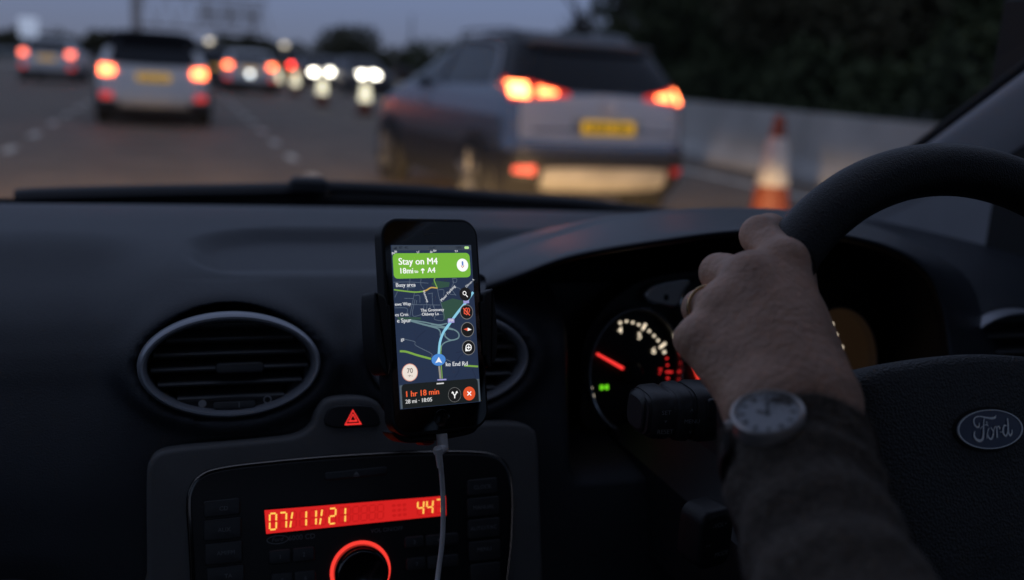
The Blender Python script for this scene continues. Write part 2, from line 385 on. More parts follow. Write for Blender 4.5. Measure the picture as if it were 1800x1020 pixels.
# cones
ORANGE = mat('cone_orange', (.24, .06, .03), .6, var=.15, vscale=6)
SLEEVE = mat('reflective_sleeve', (.78, .76, .70), .5, var=.06)
GLOWSL = mat('retroreflect_glow_sleeve', (.7, .7, .68), .5, emit=(1, .9, .62), estr=1.5)  # no lamp inside: added glow imitates retroreflected headlight
def cone(name, x, y, h, label, lit=False):  # lit: sleeve glows by itself in place of returned headlight
    t = thing(name, label, 'traffic cone', (x, y, 0), 0, 'traffic cones along the edge of the right lane')
    def fr_(z0, z1, ra, rb, g=0): return tube([(x, y, h*z0), (x, y, h*z1)], [h*ra*1.15+g, h*rb*1.25+g], 24)
    obj('base_plate', box((x, y, .03), (h*.48, h*.48, .06), .015), RUBBER, t)
    obj('cone_body', fr_(.06, 1, .17, .035), ORANGE, t)
    obj('reflective_sleeve', fr_(.36, .80, .128, .066, .006), GLOWSL if lit else SLEEVE, t, label='white reflective sleeve with a glow added for retroreflection' if lit else None)
    return t
p = GR(1350, 392); cone('traffic_cone', p[0], p[1], 1.0, 'nearest orange cone with a white sleeve, in front of the concrete barrier')
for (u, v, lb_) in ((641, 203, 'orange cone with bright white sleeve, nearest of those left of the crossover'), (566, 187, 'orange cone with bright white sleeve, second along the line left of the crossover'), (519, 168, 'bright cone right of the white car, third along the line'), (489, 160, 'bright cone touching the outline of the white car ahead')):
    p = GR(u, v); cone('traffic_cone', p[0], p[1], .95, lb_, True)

# ================================================================== VEHICLES
TAIL = emat('tail_lamp_lit', (1, .15, .045), 14.0)
TAIL2 = emat('tail_lamp_bright', (1, .19, .06), 17.0)
TAILD = emat('tail_reflector_glow', (1, .03, .02), .9)
TAILDD = emat('reflector_red_glow', (1, .03, .03), .35)  # reflector is no lamp: returned light painted in as glow
PLATEY = mat('yellow_plate', (.75, .42, .02), .5, emit=(1, .55, .03), estr=.5)  # plate glow stands in for plate lamp light and retroreflection
HEAD = emat('headlamp_lit', (1, .93, .80), 14.0)
class Car:
    """upright loft; local frame: rear bumper at y=0, nose at +y, x to the right"""
    def __init__(s, Z, yr, yf, w, rc=.22, crown=.07, rcf=.45):
        s.Z, s.yr, s.yf, s.wv, s.rc, s.crown, s.rcf = map(lambda a: np.array(a, float), (Z, yr, yf, w, rc, crown, rcf))
    def at(s, z): return np.interp(z, s.Z, s.yr), np.interp(z, s.Z, s.yf), np.interp(z, s.Z, s.wv)
    def rear(s, x, z, off=0):
        yr, yf, w = s.at(z); a = min(abs(x), w*.999); rc = float(s.rc)
        y = yr+s.crown*(a/w)**2
        if a > w-rc: y += rc-math.sqrt(max(rc*rc-(a-w+rc)**2, 0))
        return np.array([x, y-off, z])
    def side(s, y, z, sg, off=0):
        yr, yf, w = s.at(z); rc = float(s.rc); rf = float(s.rcf); x = w
        ya = yr+s.crown+rc; yb = yf-rf
        if y < ya: x = w-rc+math.sqrt(max(rc*rc-(ya-y)**2, 0))
        if y > yb: x = w-rf+math.sqrt(max(rf*rf-(y-yb)**2, 0))
        return np.array([sg*(x+off), y, z])
    def ring(s, z, off=0):
        yr, yf, w = s.at(z); rc, rf = float(s.rc), float(s.rcf); P = []
        for x in np.linspace(-(w-rc), w-rc, 11): P.append((x, yr+s.crown*(x/w)**2-off))
        yc = yr+s.crown*((w-rc*.5)/w)**2+rc
        for a in np.linspace(-80, -10, 6): P.append((w-rc+(rc+off)*math.cos(R(a)), yc+(rc+off)*math.sin(R(a))))
        for y in np.linspace(yc, yf-rf, 16): P.append((w+off, y))
        for a in np.linspace(10, 80, 6): P.append((w-rf+(rf+off)*math.cos(R(a)), yf-rf+(rf+off)*math.sin(R(a))))
        for x in np.linspace(w-rf, -(w-rf), 7): P.append((x, yf+off))
        for a in np.linspace(100, 170, 6): P.append((-(w-rf)+(rf+off)*math.cos(R(a)), yf-rf+(rf+off)*math.sin(R(a))))
        for y in np.linspace(yf-rf, yc, 16): P.append((-w-off, y))
        for a in np.linspace(190, 260, 6): P.append((-(w-rc)+(rc+off)*math.cos(R(a)), yc+(rc+off)*math.sin(R(a))))
        return [(a, b, z) for a, b in P]
    def body(s, z0=None, z1=None, n=34, off=0, cap=True):
        z0 = s.Z[0] if z0 is None else z0; z1 = s.Z[-1] if z1 is None else z1
        Pz = np.unique(np.concatenate([np.linspace(z0, z1, n), s.Z[(s.Z > z0) & (s.Z < z1)]]))
        rings = [s.ring(z, off) for z in Pz]; V, F = grid(rings, closev=True); k = len(rings[0])
        F = [tuple(reversed(f)) for f in F]
        if cap: F.append(tuple((len(rings)-1)*k+i for i in range(k))); F.append(tuple(reversed(range(k))))
        return V, F
    def rpatch(s, cols, off=.012, nz=6, th=None):
        """cols: list of (x, zlow, zhigh) on the tail"""
        cols = np.array(cols, float); xs = np.linspace(cols[0, 0], cols[-1, 0], 14); P = []
        for x in xs:
            a, b = np.interp(x, cols[:, 0], cols[:, 1]), np.interp(x, cols[:, 0], cols[:, 2])
            P.append([s.rear(x, a+(b-a)*k/nz, -.02 if k in (0, nz) and 0 else off) for k in range(nz+1)])
        P = [[p+np.array([0, off+.01, 0]) for p in P[0]]]+P+[[p+np.array([0, off+.01, 0]) for p in P[-1]]]
        P = [[r[0]+np.array([0, off+.01, 0])]+r+[r[-1]+np.array([0, off+.01, 0])] for r in P]
        V, F = grid(P); return V, [tuple(f) for f in F]
    def spatch(s, cols, sg, off=.008, nz=6):
        cols = np.array(cols, float); ys = np.linspace(cols[0, 0], cols[-1, 0], 16); P = []
        for y in ys:
            a, b = np.interp(y, cols[:, 0], cols[:, 1]), np.interp(y, cols[:, 0], cols[:, 2])
            P.append([s.side(y, a+(b-a)*k/nz, sg, off) for k in range(nz+1)])
        V, F = grid(P); return V, F
def wheel_parts(parent, x, y, r, sg):
    w = obj('wheel', tube([(x-.11, y, r), (x-.09, y, r), (x+.09, y, r), (x+.11, y, r)], [r*.93, r, r, r*.93], 28), RUBBER, parent, local=True)
    rim = [tube([(x+sg*.08, y, r), (x+sg*.118, y, r)], [r*.68, r*.66], 24)]
    obj('rim', rim[0], mat('alloy_dark', (.12, .12, .12), .4, metal=.7), w, local=True)
    sp = []
    for k in range(5):
        a = 2*math.pi*k/5+.3; c, s_ = math.cos(a), math.sin(a)
        sp.append(tube([(x+sg*.125, y, r), (x+sg*.13, y+c*r*.64, r+s_*r*.64)], [.035, .028], 6))
    obj('spokes', join(*sp), mat('alloy', (.22, .22, .22), .5, metal=.6), w, local=True)
PLDARK = mat('plate_characters', (.06, .045, .01), .6)
def numplate(car, parent, z, x=0, w=.52, h=.112):
    y = float(car.rear(x, z)[1])-.03; fr = Frame((x, y, z), (1, 0, 0), (0, 0, 1), (0, -1, 0))
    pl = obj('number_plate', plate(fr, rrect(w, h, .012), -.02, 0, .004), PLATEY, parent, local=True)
    ch = [plate(fr, rrect(.034, .062, .006, 2, -.19+k*.056+(.03 if k > 3 else 0), 0), .001, .003) for k in range(7)]
    objs('plate_character', ch, PLDARK, pl, local=True)
# --- crossover in the right lane
SILVER_SHADED = mat('silver_paint_shaded', (.25, .265, .30), .25, metal=.88, coat=.4)  # the car's silver, darkened: shade on the body put into the colour
ROOFP = mat('black_roof_paint', (.010, .011, .014), .35, spec=.35)
suv = Car([.22, .34, .50, .62, .70, .88, 1.03, 1.13, 1.25, 1.42, 1.52, 1.59, 1.625],
          [.14, .03, .00, .02, .05, .06, .07, .10, .17, .30, .40, .62, 1.1],
          [3.85, 3.95, 3.98, 3.98, 3.93, 3.85, 3.3, 3.0, 2.75, 2.4, 2.15, 1.85, 1.5],
          [.86, .89, .905, .91, .91, .90, .88, .84, .785, .70, .645, .55, .36], rc=.2, crown=.09)
sv = thing('crossover_car', 'large silver crossover in the right lane with both tail lamps lit', 'car', (3.56, 7.95, 0), R(7.0))
body = obj('body', suv.body(), SILVER_SHADED, sv, local=True, sharp=60)
obj('roof', suv.body(1.17, 1.625, 16, .010), ROOFP, sv, local=True, sharp=60)
obj('tailgate', suv.rpatch([(-.80, .70, 1.05), (-.5, .69, 1.07), (0, .69, 1.10), (.5, .69, 1.07), (.80, .70, 1.05)], .008), mat('silver_paint_lit', (.66, .65, .64), .32, metal=.35, coat=.4), sv, local=True)  # same paint as the body, lightened for the light on the tail
obj('lower_cladding', suv.body(.2, .60, 8, .012), CLAD, sv, local=True, sharp=60)
obj('rear_window', suv.rpatch([(-.68, 1.15, 1.25), (-.62, 1.13, 1.45), (-.4, 1.12, 1.475), (0, 1.115, 1.48), (.4, 1.12, 1.475), (.62, 1.13, 1.45), (.68, 1.15, 1.25)], .020), CARGLASS, sv, local=True)
obj('roof_spoiler', join(*[tube([suv.rear(x, 1.51, .10) for x in np.linspace(-.62, .62, 12)], .03, 8, flat=.6)]), mat('silver_dark', (.12, .125, .14), .4, metal=.4), sv, local=True)
for sg in (-1, 1):
    lp = obj('tail_lamp', suv.rpatch(sorted([(sg*.38, 1.07, 1.10), (sg*.55, 1.055, 1.14), (sg*.72, 1.04, 1.18), (sg*.86, 1.02, 1.20)]), .02), TAILD, sv, local=True)
    obj('lamp_bulb', suv.rpatch(sorted([(sg*.50, 1.08, 1.11), (sg*.66, 1.065, 1.14)]), .03), TAIL, lp, local=True)
    obj('lamp_bulb', suv.rpatch(sorted([(sg*.74, 1.05, 1.17), (sg*.85, 1.05, 1.17)]), .034), TAIL2, lp, local=True)
    obj('bumper_reflector', suv.rpatch(sorted([(sg*.69, .41, .485), (sg*.85, .42, .47)]), .03), emat('reflector_glow', (1, .12, .06), 2.6) if sg < 0 else TAILDD, sv, local=True)  # reflectors glow by themselves in place of returned light
    obj('side_window', suv.spatch([(.62, 1.19, 1.25), (.75, 1.16, 1.41), (1.1, 1.14, 1.47), (2.0, 1.12, 1.48), (2.5, 1.12, 1.35), (2.95, 1.11, 1.17)], sg, .018), mat('side_glass_pale', (.045, .06, .075), .12), sv, local=True)
    obj('window_pillar', suv.spatch([(1.78, 1.11, 1.50), (1.86, 1.11, 1.50)], sg, .024), CLAD, sv, local=True)
    obj('chrome_strip', tube([suv.side(y, z, sg, .026) for y, z in catmull([(.45, 1.13), (.6, 1.15), (.66, 1.30), (.85, 1.47), (1.3, 1.525), (2.0, 1.525), (2.4, 1.45)], 24)], .012, 6), CHROME, sv, local=True)
    obj('roof_rail', tube([(sg*.56, .75, 1.60), (sg*.54, 1.0, 1.63), (sg*.54, 1.8, 1.63), (sg*.56, 2.1, 1.61)], .018, 6), SATIN, sv, local=True)
    mi = suv.side(2.62, 1.13, sg); obj('door_mirror', join(box(mi+np.array([sg*.15, 0, .03]), (.19, .12, .15), .035)), CLAD, sv, local=True)
    for yw in (.82, 3.22):
        obj('wheel_arch', tube([(sg*.85, yw, .33), (sg*.925, yw, .33)], [.41, .40], 28), CLAD, sv, local=True); wheel_parts(sv, sg*.84, yw, .335, sg)
    obj('door_handle', box(suv.side(2.2, .93, sg, .02), (.03, .2, .03), .01), SATIN, sv, local=True)
obj('skid_plate', suv.rpatch([(-.62, .29, .46), (-.52, .27, .475), (0, .265, .48), (.5, .27, .475), (.62, .30, .46)], .035), mat('bright_skid_plate', (.60, .58, .54), .38, metal=.35, var=.22, vscale=3), sv, local=True)
obj('bumper_lip', tube([suv.rear(x, .635, .02) for x in np.linspace(-.86, .86, 20)], .02, 8), SILVER_SHADED, sv, local=True)
obj('tailgate_crease', tube([suv.rear(x, .80-.03*abs(x), .005) for x in np.linspace(-.7, .7, 16)], .014, 6), SILVER_SHADED, sv, local=True)
obj('tailgate_handle_recess', suv.rpatch([(-.34, .73, .885), (.34, .73, .885)], .008), mat('recess_paint', (.25, .26, .28), .35, metal=.4), sv, local=True)
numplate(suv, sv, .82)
bd = suv.rear(0, 1.0); obj('badge', plate(Frame(bd+np.array([0, -.024, 0]), (1, 0, 0), (0, 0, 1), (0, -1, 0)), ell(.062, .062, 20), 0, .01, .003), mat('badge_white_metal', (.85, .85, .86), .4), sv, local=True)
obj('aerial', tube([(0, .95, 1.62), (0, .8, 1.70)], [.03, .008], 6), CLAD, sv, local=True)

# --- pale car straight ahead, with a dark rear window
def small_car(name, label, loc, rz, paint, Ht=1.45, lamps=True, detail=True, soft=False, lampz=.86, lampm=None, lz=(.78, .98), plz=.78):
    c = Car([.2, .32, .5, .72, .9, .96, 1.02, Ht-.28, Ht-.10, Ht-.03, Ht],
            [.10, .02, 0, .02, .05, .07, .10, .34, .48, .66, 1.1],
            [3.9, 4.0, 4.02, 4.0, 3.9, 3.3, 2.95, 2.5, 2.2, 1.95, 1.6],
            [.83, .87, .885, .89, .88, .87, .85, .74, .68, .60, .42], rc=.2, crown=.08)
    t = thing(name, label, 'car', loc, rz)
    obj('body', c.body(n=22), paint, t, local=True, sharp=60)
    obj('lower_bumper', c.body(.19, .40, 5, .012), CLAD, t, local=True, sharp=60)
    obj('rear_window', c.rpatch([(-.68, 1.03, 1.12), (-.6, 1.0, Ht-.12), (0, .99, Ht-.10), (.6, 1.0, Ht-.12), (.68, 1.03, 1.12)], .012), CARGLASS, t, local=True)
    if soft: obj('soft_top', c.body(Ht-.30, Ht, 6, .014), mat('soft_top_fabric', (.008, .008, .009), .9, spec=.05), t, local=True, sharp=60)
    for sg in (-1, 1):
        obj('tail_lamp', c.rpatch(sorted([(sg*.62, lz[0]+.02, lz[1]-.02), (sg*.84, lz[0], lz[1])]), .02), lampm or TAIL, t, local=True)
        obj('reflector', c.rpatch(sorted([(sg*.66, .44, .53), (sg*.84, .44, .53)]), .02), TAILD, t, local=True)  # passive reflector, given a glow for the light it returns
        obj('side_window', c.spatch([(.55, 1.04, 1.1), (.8, 1.02, Ht-.12), (1.9, 1.0, Ht-.10), (2.5, 1.0, Ht-.3), (2.8, 1.0, 1.04)], sg, .01), CARGLASS, t, local=True)
        mi = c.side(2.6, 1.02, sg); obj('door_mirror', box(mi+np.array([sg*.13, 0, .05]), (.18, .1, .13), .03), CLAD, t, local=True)
        for yw in (.75, 3.25):
            obj('wheel_arch', tube([(sg*.82, yw, .31), (sg*.895, yw, .31)], [.37, .365], 24), CLAD, t, local=True); wheel_parts(t, sg*.82, yw, .31, sg)
    numplate(c, t, plz)
    return t, c
pale = mat('pale_silver_paint', (.82, .81, .78), .38, metal=.1, coat=.3)
a_ = GR(272, 222); t1, c1 = small_car('soft_top_car', 'pale silver car with a black soft top straight ahead in our lane', (a_[0], a_[1], 0), R(1.5), pale, Ht=1.57, soft=True, lampm=TAIL, lz=(.82, .97), plz=.80)
obj('bumper_strip', c1.rpatch([(-.55, .30, .40), (.55, .30, .40)], .03), mat('bumper_chrome', (.6, .58, .55), .35, metal=.5), t1, local=True)  # pale metallic strip across the lower bumper
white = mat('white_paint', (.84, .84, .82), .4, coat=.3)
a_ = GR(83, 144); small_car('white_hatchback', 'white hatchback in the left lane, leftmost car ahead', (a_[0], a_[1], 0), R(-3), white, Ht=1.46, lampm=emat('tail_lamp_pink', (1, .16, .09), 5.5), lz=(.84, 1.02))
a_ = GR(440, 164); tw, cw = small_car('white_saloon', 'small white saloon further ahead beside the line of cones', (a_[0], a_[1], 0), 0, white, Ht=1.42, lz=(.84, .98))
obj('reversing_lamp', cw.rpatch([(-.08, .58, .72), (.06, .58, .72)], .03), emat('white_lamp', (.9, .95, 1), 5), tw, local=True)
# queue of tail lamps beyond
def far_car(u, v, lb_, dim=1, paint=None, side=0):
    a = PY(u, v, 56+side*.8); t, c = small_car('queued_car', lb_, (a[0], 56+side*.8, 0), 0, paint or mat('dark_paint', (.08, .08, .09), .35), Ht=1.45, lampm=emat('tail_far_%d' % dim, (1, .05, .035), 14))
    t['group'] = 'queue of cars far ahead'
    return t
far_car(488, 116, 'dark car in the distant queue, nearest the white saloon', 1)
far_car(508, 114, 'dark car in the distant queue, second from the white saloon', 1, side=17)
far_car(493, 114, 'dark car in the distant queue, close behind the white saloon and partly hidden by it', 1, side=13)
far_car(526, 113, 'dark car in the distant queue between its two nearer neighbours and the oncoming lamps', 1, side=36)
far_car(452, 116, 'dark car in the distant queue behind the white saloon', 1, side=20)
far_car(385, 116, 'dark car in the distant queue beside the pale soft top car', 1, side=-22)
# oncoming cars with headlamps lit, on the opposite carriageway
def oncoming(u0, u1, v, Y, lb_):
    a = PY(u0, v, Y); b = PY(u1, v, Y); xm = (a[0]+b[0])/2
    c = Car([.2, .4, .6, .8, .9, 1.0, 1.2, 1.4, 1.46], [.1, 0, 0, .2, .9, 1.3, 1.7, 2.1, 2.5], [4.1, 4.2, 4.2, 4.1, 4.0, 3.9, 3.7, 3.5, 3.1], [.84, .88, .89, .88, .86, .82, .75, .65, .45], rc=.3, rcf=.25)
    t = thing('oncoming_car', lb_, 'car', (xm, Y, 0), 0, 'oncoming cars with headlamps lit')
    obj('body', c.body(n=14), mat('dark_paint', (.08, .08, .09), .35), t, local=True, sharp=60)
    obj('windscreen', c.rpatch([(-.66, 1.0, 1.05), (-.5, .95, 1.36), (.5, .95, 1.36), (.66, 1.0, 1.05)], .012), CARGLASS, t, local=True)
    for q in (a, b):
        hx = q[0]-xm; hx = max(-.72, min(.72, hx)); z = q[2]
        obj('headlamp', c.rpatch(sorted([(hx-.15, z-.10, z+.10), (hx+.15, z-.10, z+.10)]), .03), HEAD, t, local=True)
    for sg in (-1, 1): obj('wheel', tube([(sg*.7, .8, .31), (sg*.9, .8, .31)], .31, 20), RUBBER, t, local=True)
oncoming(552, 582, 127, 46, 'oncoming car with glaring white headlamps, leftmost and nearest of the left cluster')
oncoming(568, 598, 126, 53, 'oncoming car with glaring white headlamps, second from the left, just behind the leftmost')
oncoming(609, 637, 128, 60, 'oncoming car with glaring white headlamps, middle of the row')
oncoming(624, 650, 127, 67, 'oncoming car with glaring white headlamps, furthest back in the row')
oncoming(640, 662, 132, 39.5, 'oncoming car with glaring white headlamps, rightmost, next to the crossover')
# amber works lamps
AMB = emat('amber_lamp', (1, .42, .06), 2.6)
for (u, v, lb_) in ((519, 128, 'round amber warning lamp above the third bright cone'), (592, 127, 'round amber warning lamp between the oncoming headlamps')):
    p = PY(u, v, 44); t = thing('warning_lamp', lb_, 'warning lamp', (p[0], 44, 0), 0, 'amber warning lamps at the works')
    obj('stand', tube([(p[0], 44.1, 0), (p[0], 44.1, p[2])], .025, 6), CLAD, t); obj('lens', plate(frame((p[0], 44, p[2])), ell(.14, .14, 20), -.05, 0, .02), AMB, t)

# ================================================================== OWN CAR: CABIN
cb = thing('car_cabin', 'dark cabin shell of the car we sit in: roof, pillars, doors, windscreen and wipers', 'car cabin', (.13, 0, 0))
CL, CRT = -.70, .93
E0 = np.array([.880, 1.29, 1.000]); E1 = np.array([.868, .475, 1.545])
def pillar(mir):
    P = []
    for t in np.linspace(0, 1, 14):
        e = E0+(E1-E0)*t; k = 1+.25*(1-t)
        offs = [(.05, .020, .014), (.014, .010, .007), (0, 0, 0), (.002, -.018*k, -.012*k), (.012, -.045*k, -.03*k), (.035, -.075*k, -.05*k), (.07, -.085*k, -.06*k)]
        row = [e+np.array(o) for o in offs]
        if mir: row = [np.array([.23-q[0]*1.0, q[1], q[2]]) for q in row]
        P.append(row)
    P = np.array([catmull(r, 22) for r in P]); return grid(P)
PILL = mat('pillar_trim', (.30, .31, .33), .6, bump=.2, bscale=900)
obj('pillar', pillar(0), PILL, cb); obj('pillar', pillar(1), PILL, cb)
obj('pillar_seal', tube([E0+(E1-E0)*t+np.array([.010, .014, .010]) for t in np.linspace(0, 1, 8)], .006, 8), RUBBER, cb)
# quarter trim under the pillar, right end of the dashboard
qv = []
for y in np.linspace(.905, 1.28, 10):
    zt = np.interp(y, [E1[1], E0[1]], [E1[2], E0[2]])-.03
    qv.append([(.889-.03*(y-.905), y, .98+(zt-.98)*k/8) for k in range(9)])
obj('quarter_trim', grid(qv), mat('quarter_trim_plastic', (.27, .28, .30), .6, var=.1, vscale=9), cb)
obj('mirror_patch', box((.914, .725, 1.12), (.05, .44, .50), .01), DEEP, cb)
def slab(pts, m, name, th=.02):
    """flat polygon with thickness"""
    P = np.array(pts, float); n = np.cross(P[1]-P[0], P[2]-P[0]); n /= np.linalg.norm(n); k = len(P)
    V = np.concatenate([P, P+n*th]); F = [tuple(range(k-1, -1, -1)), tuple(k+i for i in range(k))]+[(i, (i+1) % k, k+(i+1) % k, k+i) for i in range(k)]
    return obj(name, (V, F), m, cb, smooth=False)
LIN = mat('headlining', (.50, .50, .49), .9)
slab([(CL+.1, .47, 1.56), (CRT-.12, .47, 1.56), (CRT-.12, -1.7, 1.52), (CL+.1, -1.7, 1.52)], LIN, 'roof', .03)
for x, s in ((CL-.04, 1), (CRT+.02, 1)):
    slab([(x, 1.30, .25), (x, -1.9, .25), (x, -1.9, 1.04), (x, 1.30, 1.00)], DEEP, 'door_panel', .04)
    slab([(x, -.35, 1.03), (x, -.50, 1.03), (x, -.50, 1.55), (x, -.35, 1.55)], DEEP, 'centre_pillar', .04)
    slab([(x, -1.35, 1.03), (x, -1.9, 1.03), (x, -1.75, 1.55), (x, -1.35, 1.55)], DEEP, 'rear_pillar', .04)
GL = glassmat('window_glass', (.88, .90, .89), .035); TGL = glassmat('tinted_glass', (.50, .52, .52), .04)
slab([(CL-.02, 1.05, 1.0), (CL-.02, -1.35, 1.0), (CL+.06, -1.35, 1.55), (CL+.06, .45, 1.55)], TGL, 'side_glass', .003)
slab([(CRT+.04, 1.05, 1.0), (CRT+.04, -1.35, 1.0), (CRT-.06, -1.35, 1.55), (CRT-.06, .45, 1.55)], TGL, 'side_glass', .003)
slab([(CL, -1.9, .25), (CRT, -1.9, .25), (CRT, -1.95, 1.10), (CL, -1.95, 1.10)], DEEP, 'tailgate_panel', .04)
slab([(CL, -1.95, 1.10), (CRT, -1.95, 1.10), (CRT-.1, -1.72, 1.55), (CL+.1, -1.72, 1.55)], GL, 'rear_glass', .003)
slab([(CL, 1.35, .25), (CRT, 1.35, .25), (CRT, -1.9, .25), (CL, -1.9, .25)], DEEP, 'cabin_floor', .03)
slab([(CL, 1.47, .25), (CRT, 1.47, .25), (CRT, 1.47, .99), (CL, 1.47, .99)], DEEP, 'bulkhead', .03)
# windscreen: curved, base near y 1.40, top near y 0.47
wsv = []
for t in np.linspace(0, 1, 8):
    row = []
    for s in np.linspace(-1, 1, 17):
        hw = .78-.08*t; row.append((.115+s*hw, 1.43-.96*t-.14*s*s*(1-.5*t), 1.035+.515*t))
    wsv.append(row)
obj('windscreen', grid(wsv), GL, cb)
cw_ = [[(x, y-.13*((x-.115)/.78)**2, z) for x in np.linspace(-.62, .86, 25)] for (y, z) in ((1.36, 1.028), (1.42, 1.038), (1.50, 1.030), (1.60, .99))]
obj('scuttle_panel', grid(cw_), BLACK, cb)
bo = [[(x, y-.20*((x-.115)/.8)**2, z-.10*((x-.115)/.8)**2) for x in np.linspace(-.60, .83, 21)] for (y, z) in ((1.56, .985), (1.75, .955), (1.95, .90), (2.1, .82), (2.16, .70), (2.16, .4))]
obj('bonnet', grid(bo), mat('dark_blue_paint', (.02, .03, .05), .3, coat=.5), cb)
fb_ = [[(x, y-.13*((x-.115)/.78)**2, z) for x in np.linspace(-.60, .84, 25)] for (y, z) in ((1.405, 1.015), (1.392, 1.056), (1.398, 1.058), (1.412, 1.030))]
obj('ceramic_band', grid(fb_), DEEP, cb)
# wipers parked along the foot of the windscreen
WIP = mat('wiper_black', (.016, .017, .02), .5)
def wy(x): return 1.40-.10*((x-.115)/.78)**2
def wline(pts, n): 
    L = []
    for (u, v) in pts:
        p = PY(u, v, 1.40)
        for _ in range(3): p = PY(u, v, wy(p[0]))
        L.append(p)
    return catmull(L, n)
wa = wline([(26, 350), (60, 346), (250, 340), (420, 337), (540, 334)], 20)
obj('wiper_arm', join(tube(wa, np.r_[.010, np.full(18, .0150), .012], 8, flat=.75)), WIP, cb)
wb = wline([(30, 356), (250, 352), (480, 350), (680, 351), (860, 358)], 20); obj('wiper_blade', tube(wb, .008, 6), RUBBER, cb)
wc_ = wline([(510, 329), (560, 329), (640, 331), (760, 338), (880, 348), (1000, 356), (1120, 368), (1180, 376)], 26)
obj('wiper_arm', join(tube(wc_, np.r_[np.full(20, .0110), np.full(6, .008)], 8, flat=.8), tube(wline([(580, 341), (700, 348), (900, 360), (1080, 374)], 14), .007, 6)), WIP, cb)
pv = PY(543, 321, 1.385); obj('wiper_pivot', box(pv+np.array([0, 0, -.004]), (.052, .03, .022), .005), WIP, cb)

# ================================================================== DASHBOARD
db = thing('dashboard', 'black moulded dashboard with oval air vents, glowing red radio and hooded gauges', 'dashboard', (.13, .9, .25))
prof = catmull([(.56, .26), (.60, .45), (.645, .70), (.679, .85), (.701, .93), (.722, 1.00), (.729, 1.03), (.738, 1.047), (.756, 1.062), (.79, 1.074), (.84, 1.082), (.92, 1.0855), (1.05, 1.086), (1.12, 1.084), (1.18, 1.078), (1.27, 1.068), (1.36, 1.050), (1.40, 1.02)], 230)
xs = np.arange(-.70, .925, .005)
X, _ = np.meshgrid(xs, np.arange(len(prof)), indexing='ij'); Y = np.tile(prof[:, 0], (len(xs), 1)); Z = np.tile(prof[:, 1], (len(xs), 1))
bow = .10*np.clip(np.abs(X-.115)/.8, 0, 1)**2.4*smoothstep(1.0, 1.4, Y); Y = Y-bow
# tray in the dash top
qx = np.abs(X-.30)-.20; qy = np.abs(Y-.885)-.015; dd = np.hypot(np.maximum(qx, 0), np.maximum(qy, 0))-.085
Z = Z-.011*smoothstep(.010, -.014, dd)*smoothstep(.80, .86, Y)
# shallow swell around the passenger side and round each vent
Z = Z+.004*np.exp(-((X+.12)/.07)**2)*smoothstep(.76, .9, Y)*(1-smoothstep(1.0, 1.2, Y))
VC = [(.037, 1.029), (.2025, 1.027), (.764, 1.012)]
for (vx, vz) in VC:
    e = np.hypot((X-vx)/.064, (Z-vz)/.038); face = (Y < .80)
    Y = Y-.010*np.exp(-((e-1.12)/.16)**2)*face
    Y = np.where(face, Y+.035*smoothstep(1.0, .93, e), Y)
Y = Y-.0*X
rnd = smoothstep(.0, -.07, X)
Z = Z-rnd*.012*smoothstep(.95, .80, Y)*smoothstep(.98, 1.05, Z)
Y = Y+rnd*.035*smoothstep(.93, 1.06, Z)*smoothstep(.98, .80, Y)
# well for the instruments
wm = smoothstep(.303, .318, X)*smoothstep(.705, .692, X)*smoothstep(.925, .940, Z)*(Y < .86)
Y = np.where(wm > 0, Y+(0.845-Y)*wm, Y)
Z = np.where((wm > .5) & (Z > 1.06), 1.06, Z)
obj('main_moulding', grid(np.stack([X, Y, Z], -1)), DASH, db, sharp=0)
# hood over the gauges
lip = [(850, 507, .762), (905, 487, .745), (1000, 453, .722), (1150, 426, .705), (1300, 408, .70), (1450, 412, .70), (1560, 438, .70), (1625, 480, .695), (1652, 540, .69), (1664, 610, .68), (1672, 700, .66), (1672, 800, .64)]
crest = [(838, 480, .81), (890, 447, .83), (985, 413, .85), (1110, 383, .86), (1290, 370, .87), (1440, 378, .87), (1570, 410, .86), (1680, 470, .83), (1740, 540, .79), (1762, 620, .75), (1770, 700, .71), (1775, 800, .68)]
LP = catmull([PY(*q) for q in lip], 70); CP = catmull([PY(*q) for q in crest], 70)
H = []
cx = .48
for i in range(70):
    l, c = LP[i], CP[i]; s = i/69
    back = c+np.array([.02*(s-.4), .26*(1-s*.6), -.045-.02*s]); mid = (l+c)/2+np.array([0, -.012, .006*(1-s)]); 
    lo = l+np.array([0, .001, -.004]); d = np.array([cx, 0, 1.0])-np.array([l[0], 0, l[2]]); d /= np.linalg.norm(d)+1e-9
    sx = float(smoothstep(.45, .63, l[0])); i1 = l+np.array([sx*.012, .03, -.005]); i2 = np.array([l[0]+sx*.05, .86, l[2]-.018])
    H.append(catmull([back, c+np.array([0, .05, -.006]), c, mid, l+np.array([0, -.006, .004]), lo, i1, i2], 40))
obj('gauge_hood', grid(H), mat('hood_plastic', (.028, .032, .040), .36, spec=.5, bump=.2, bscale=900), db, sharp=0)

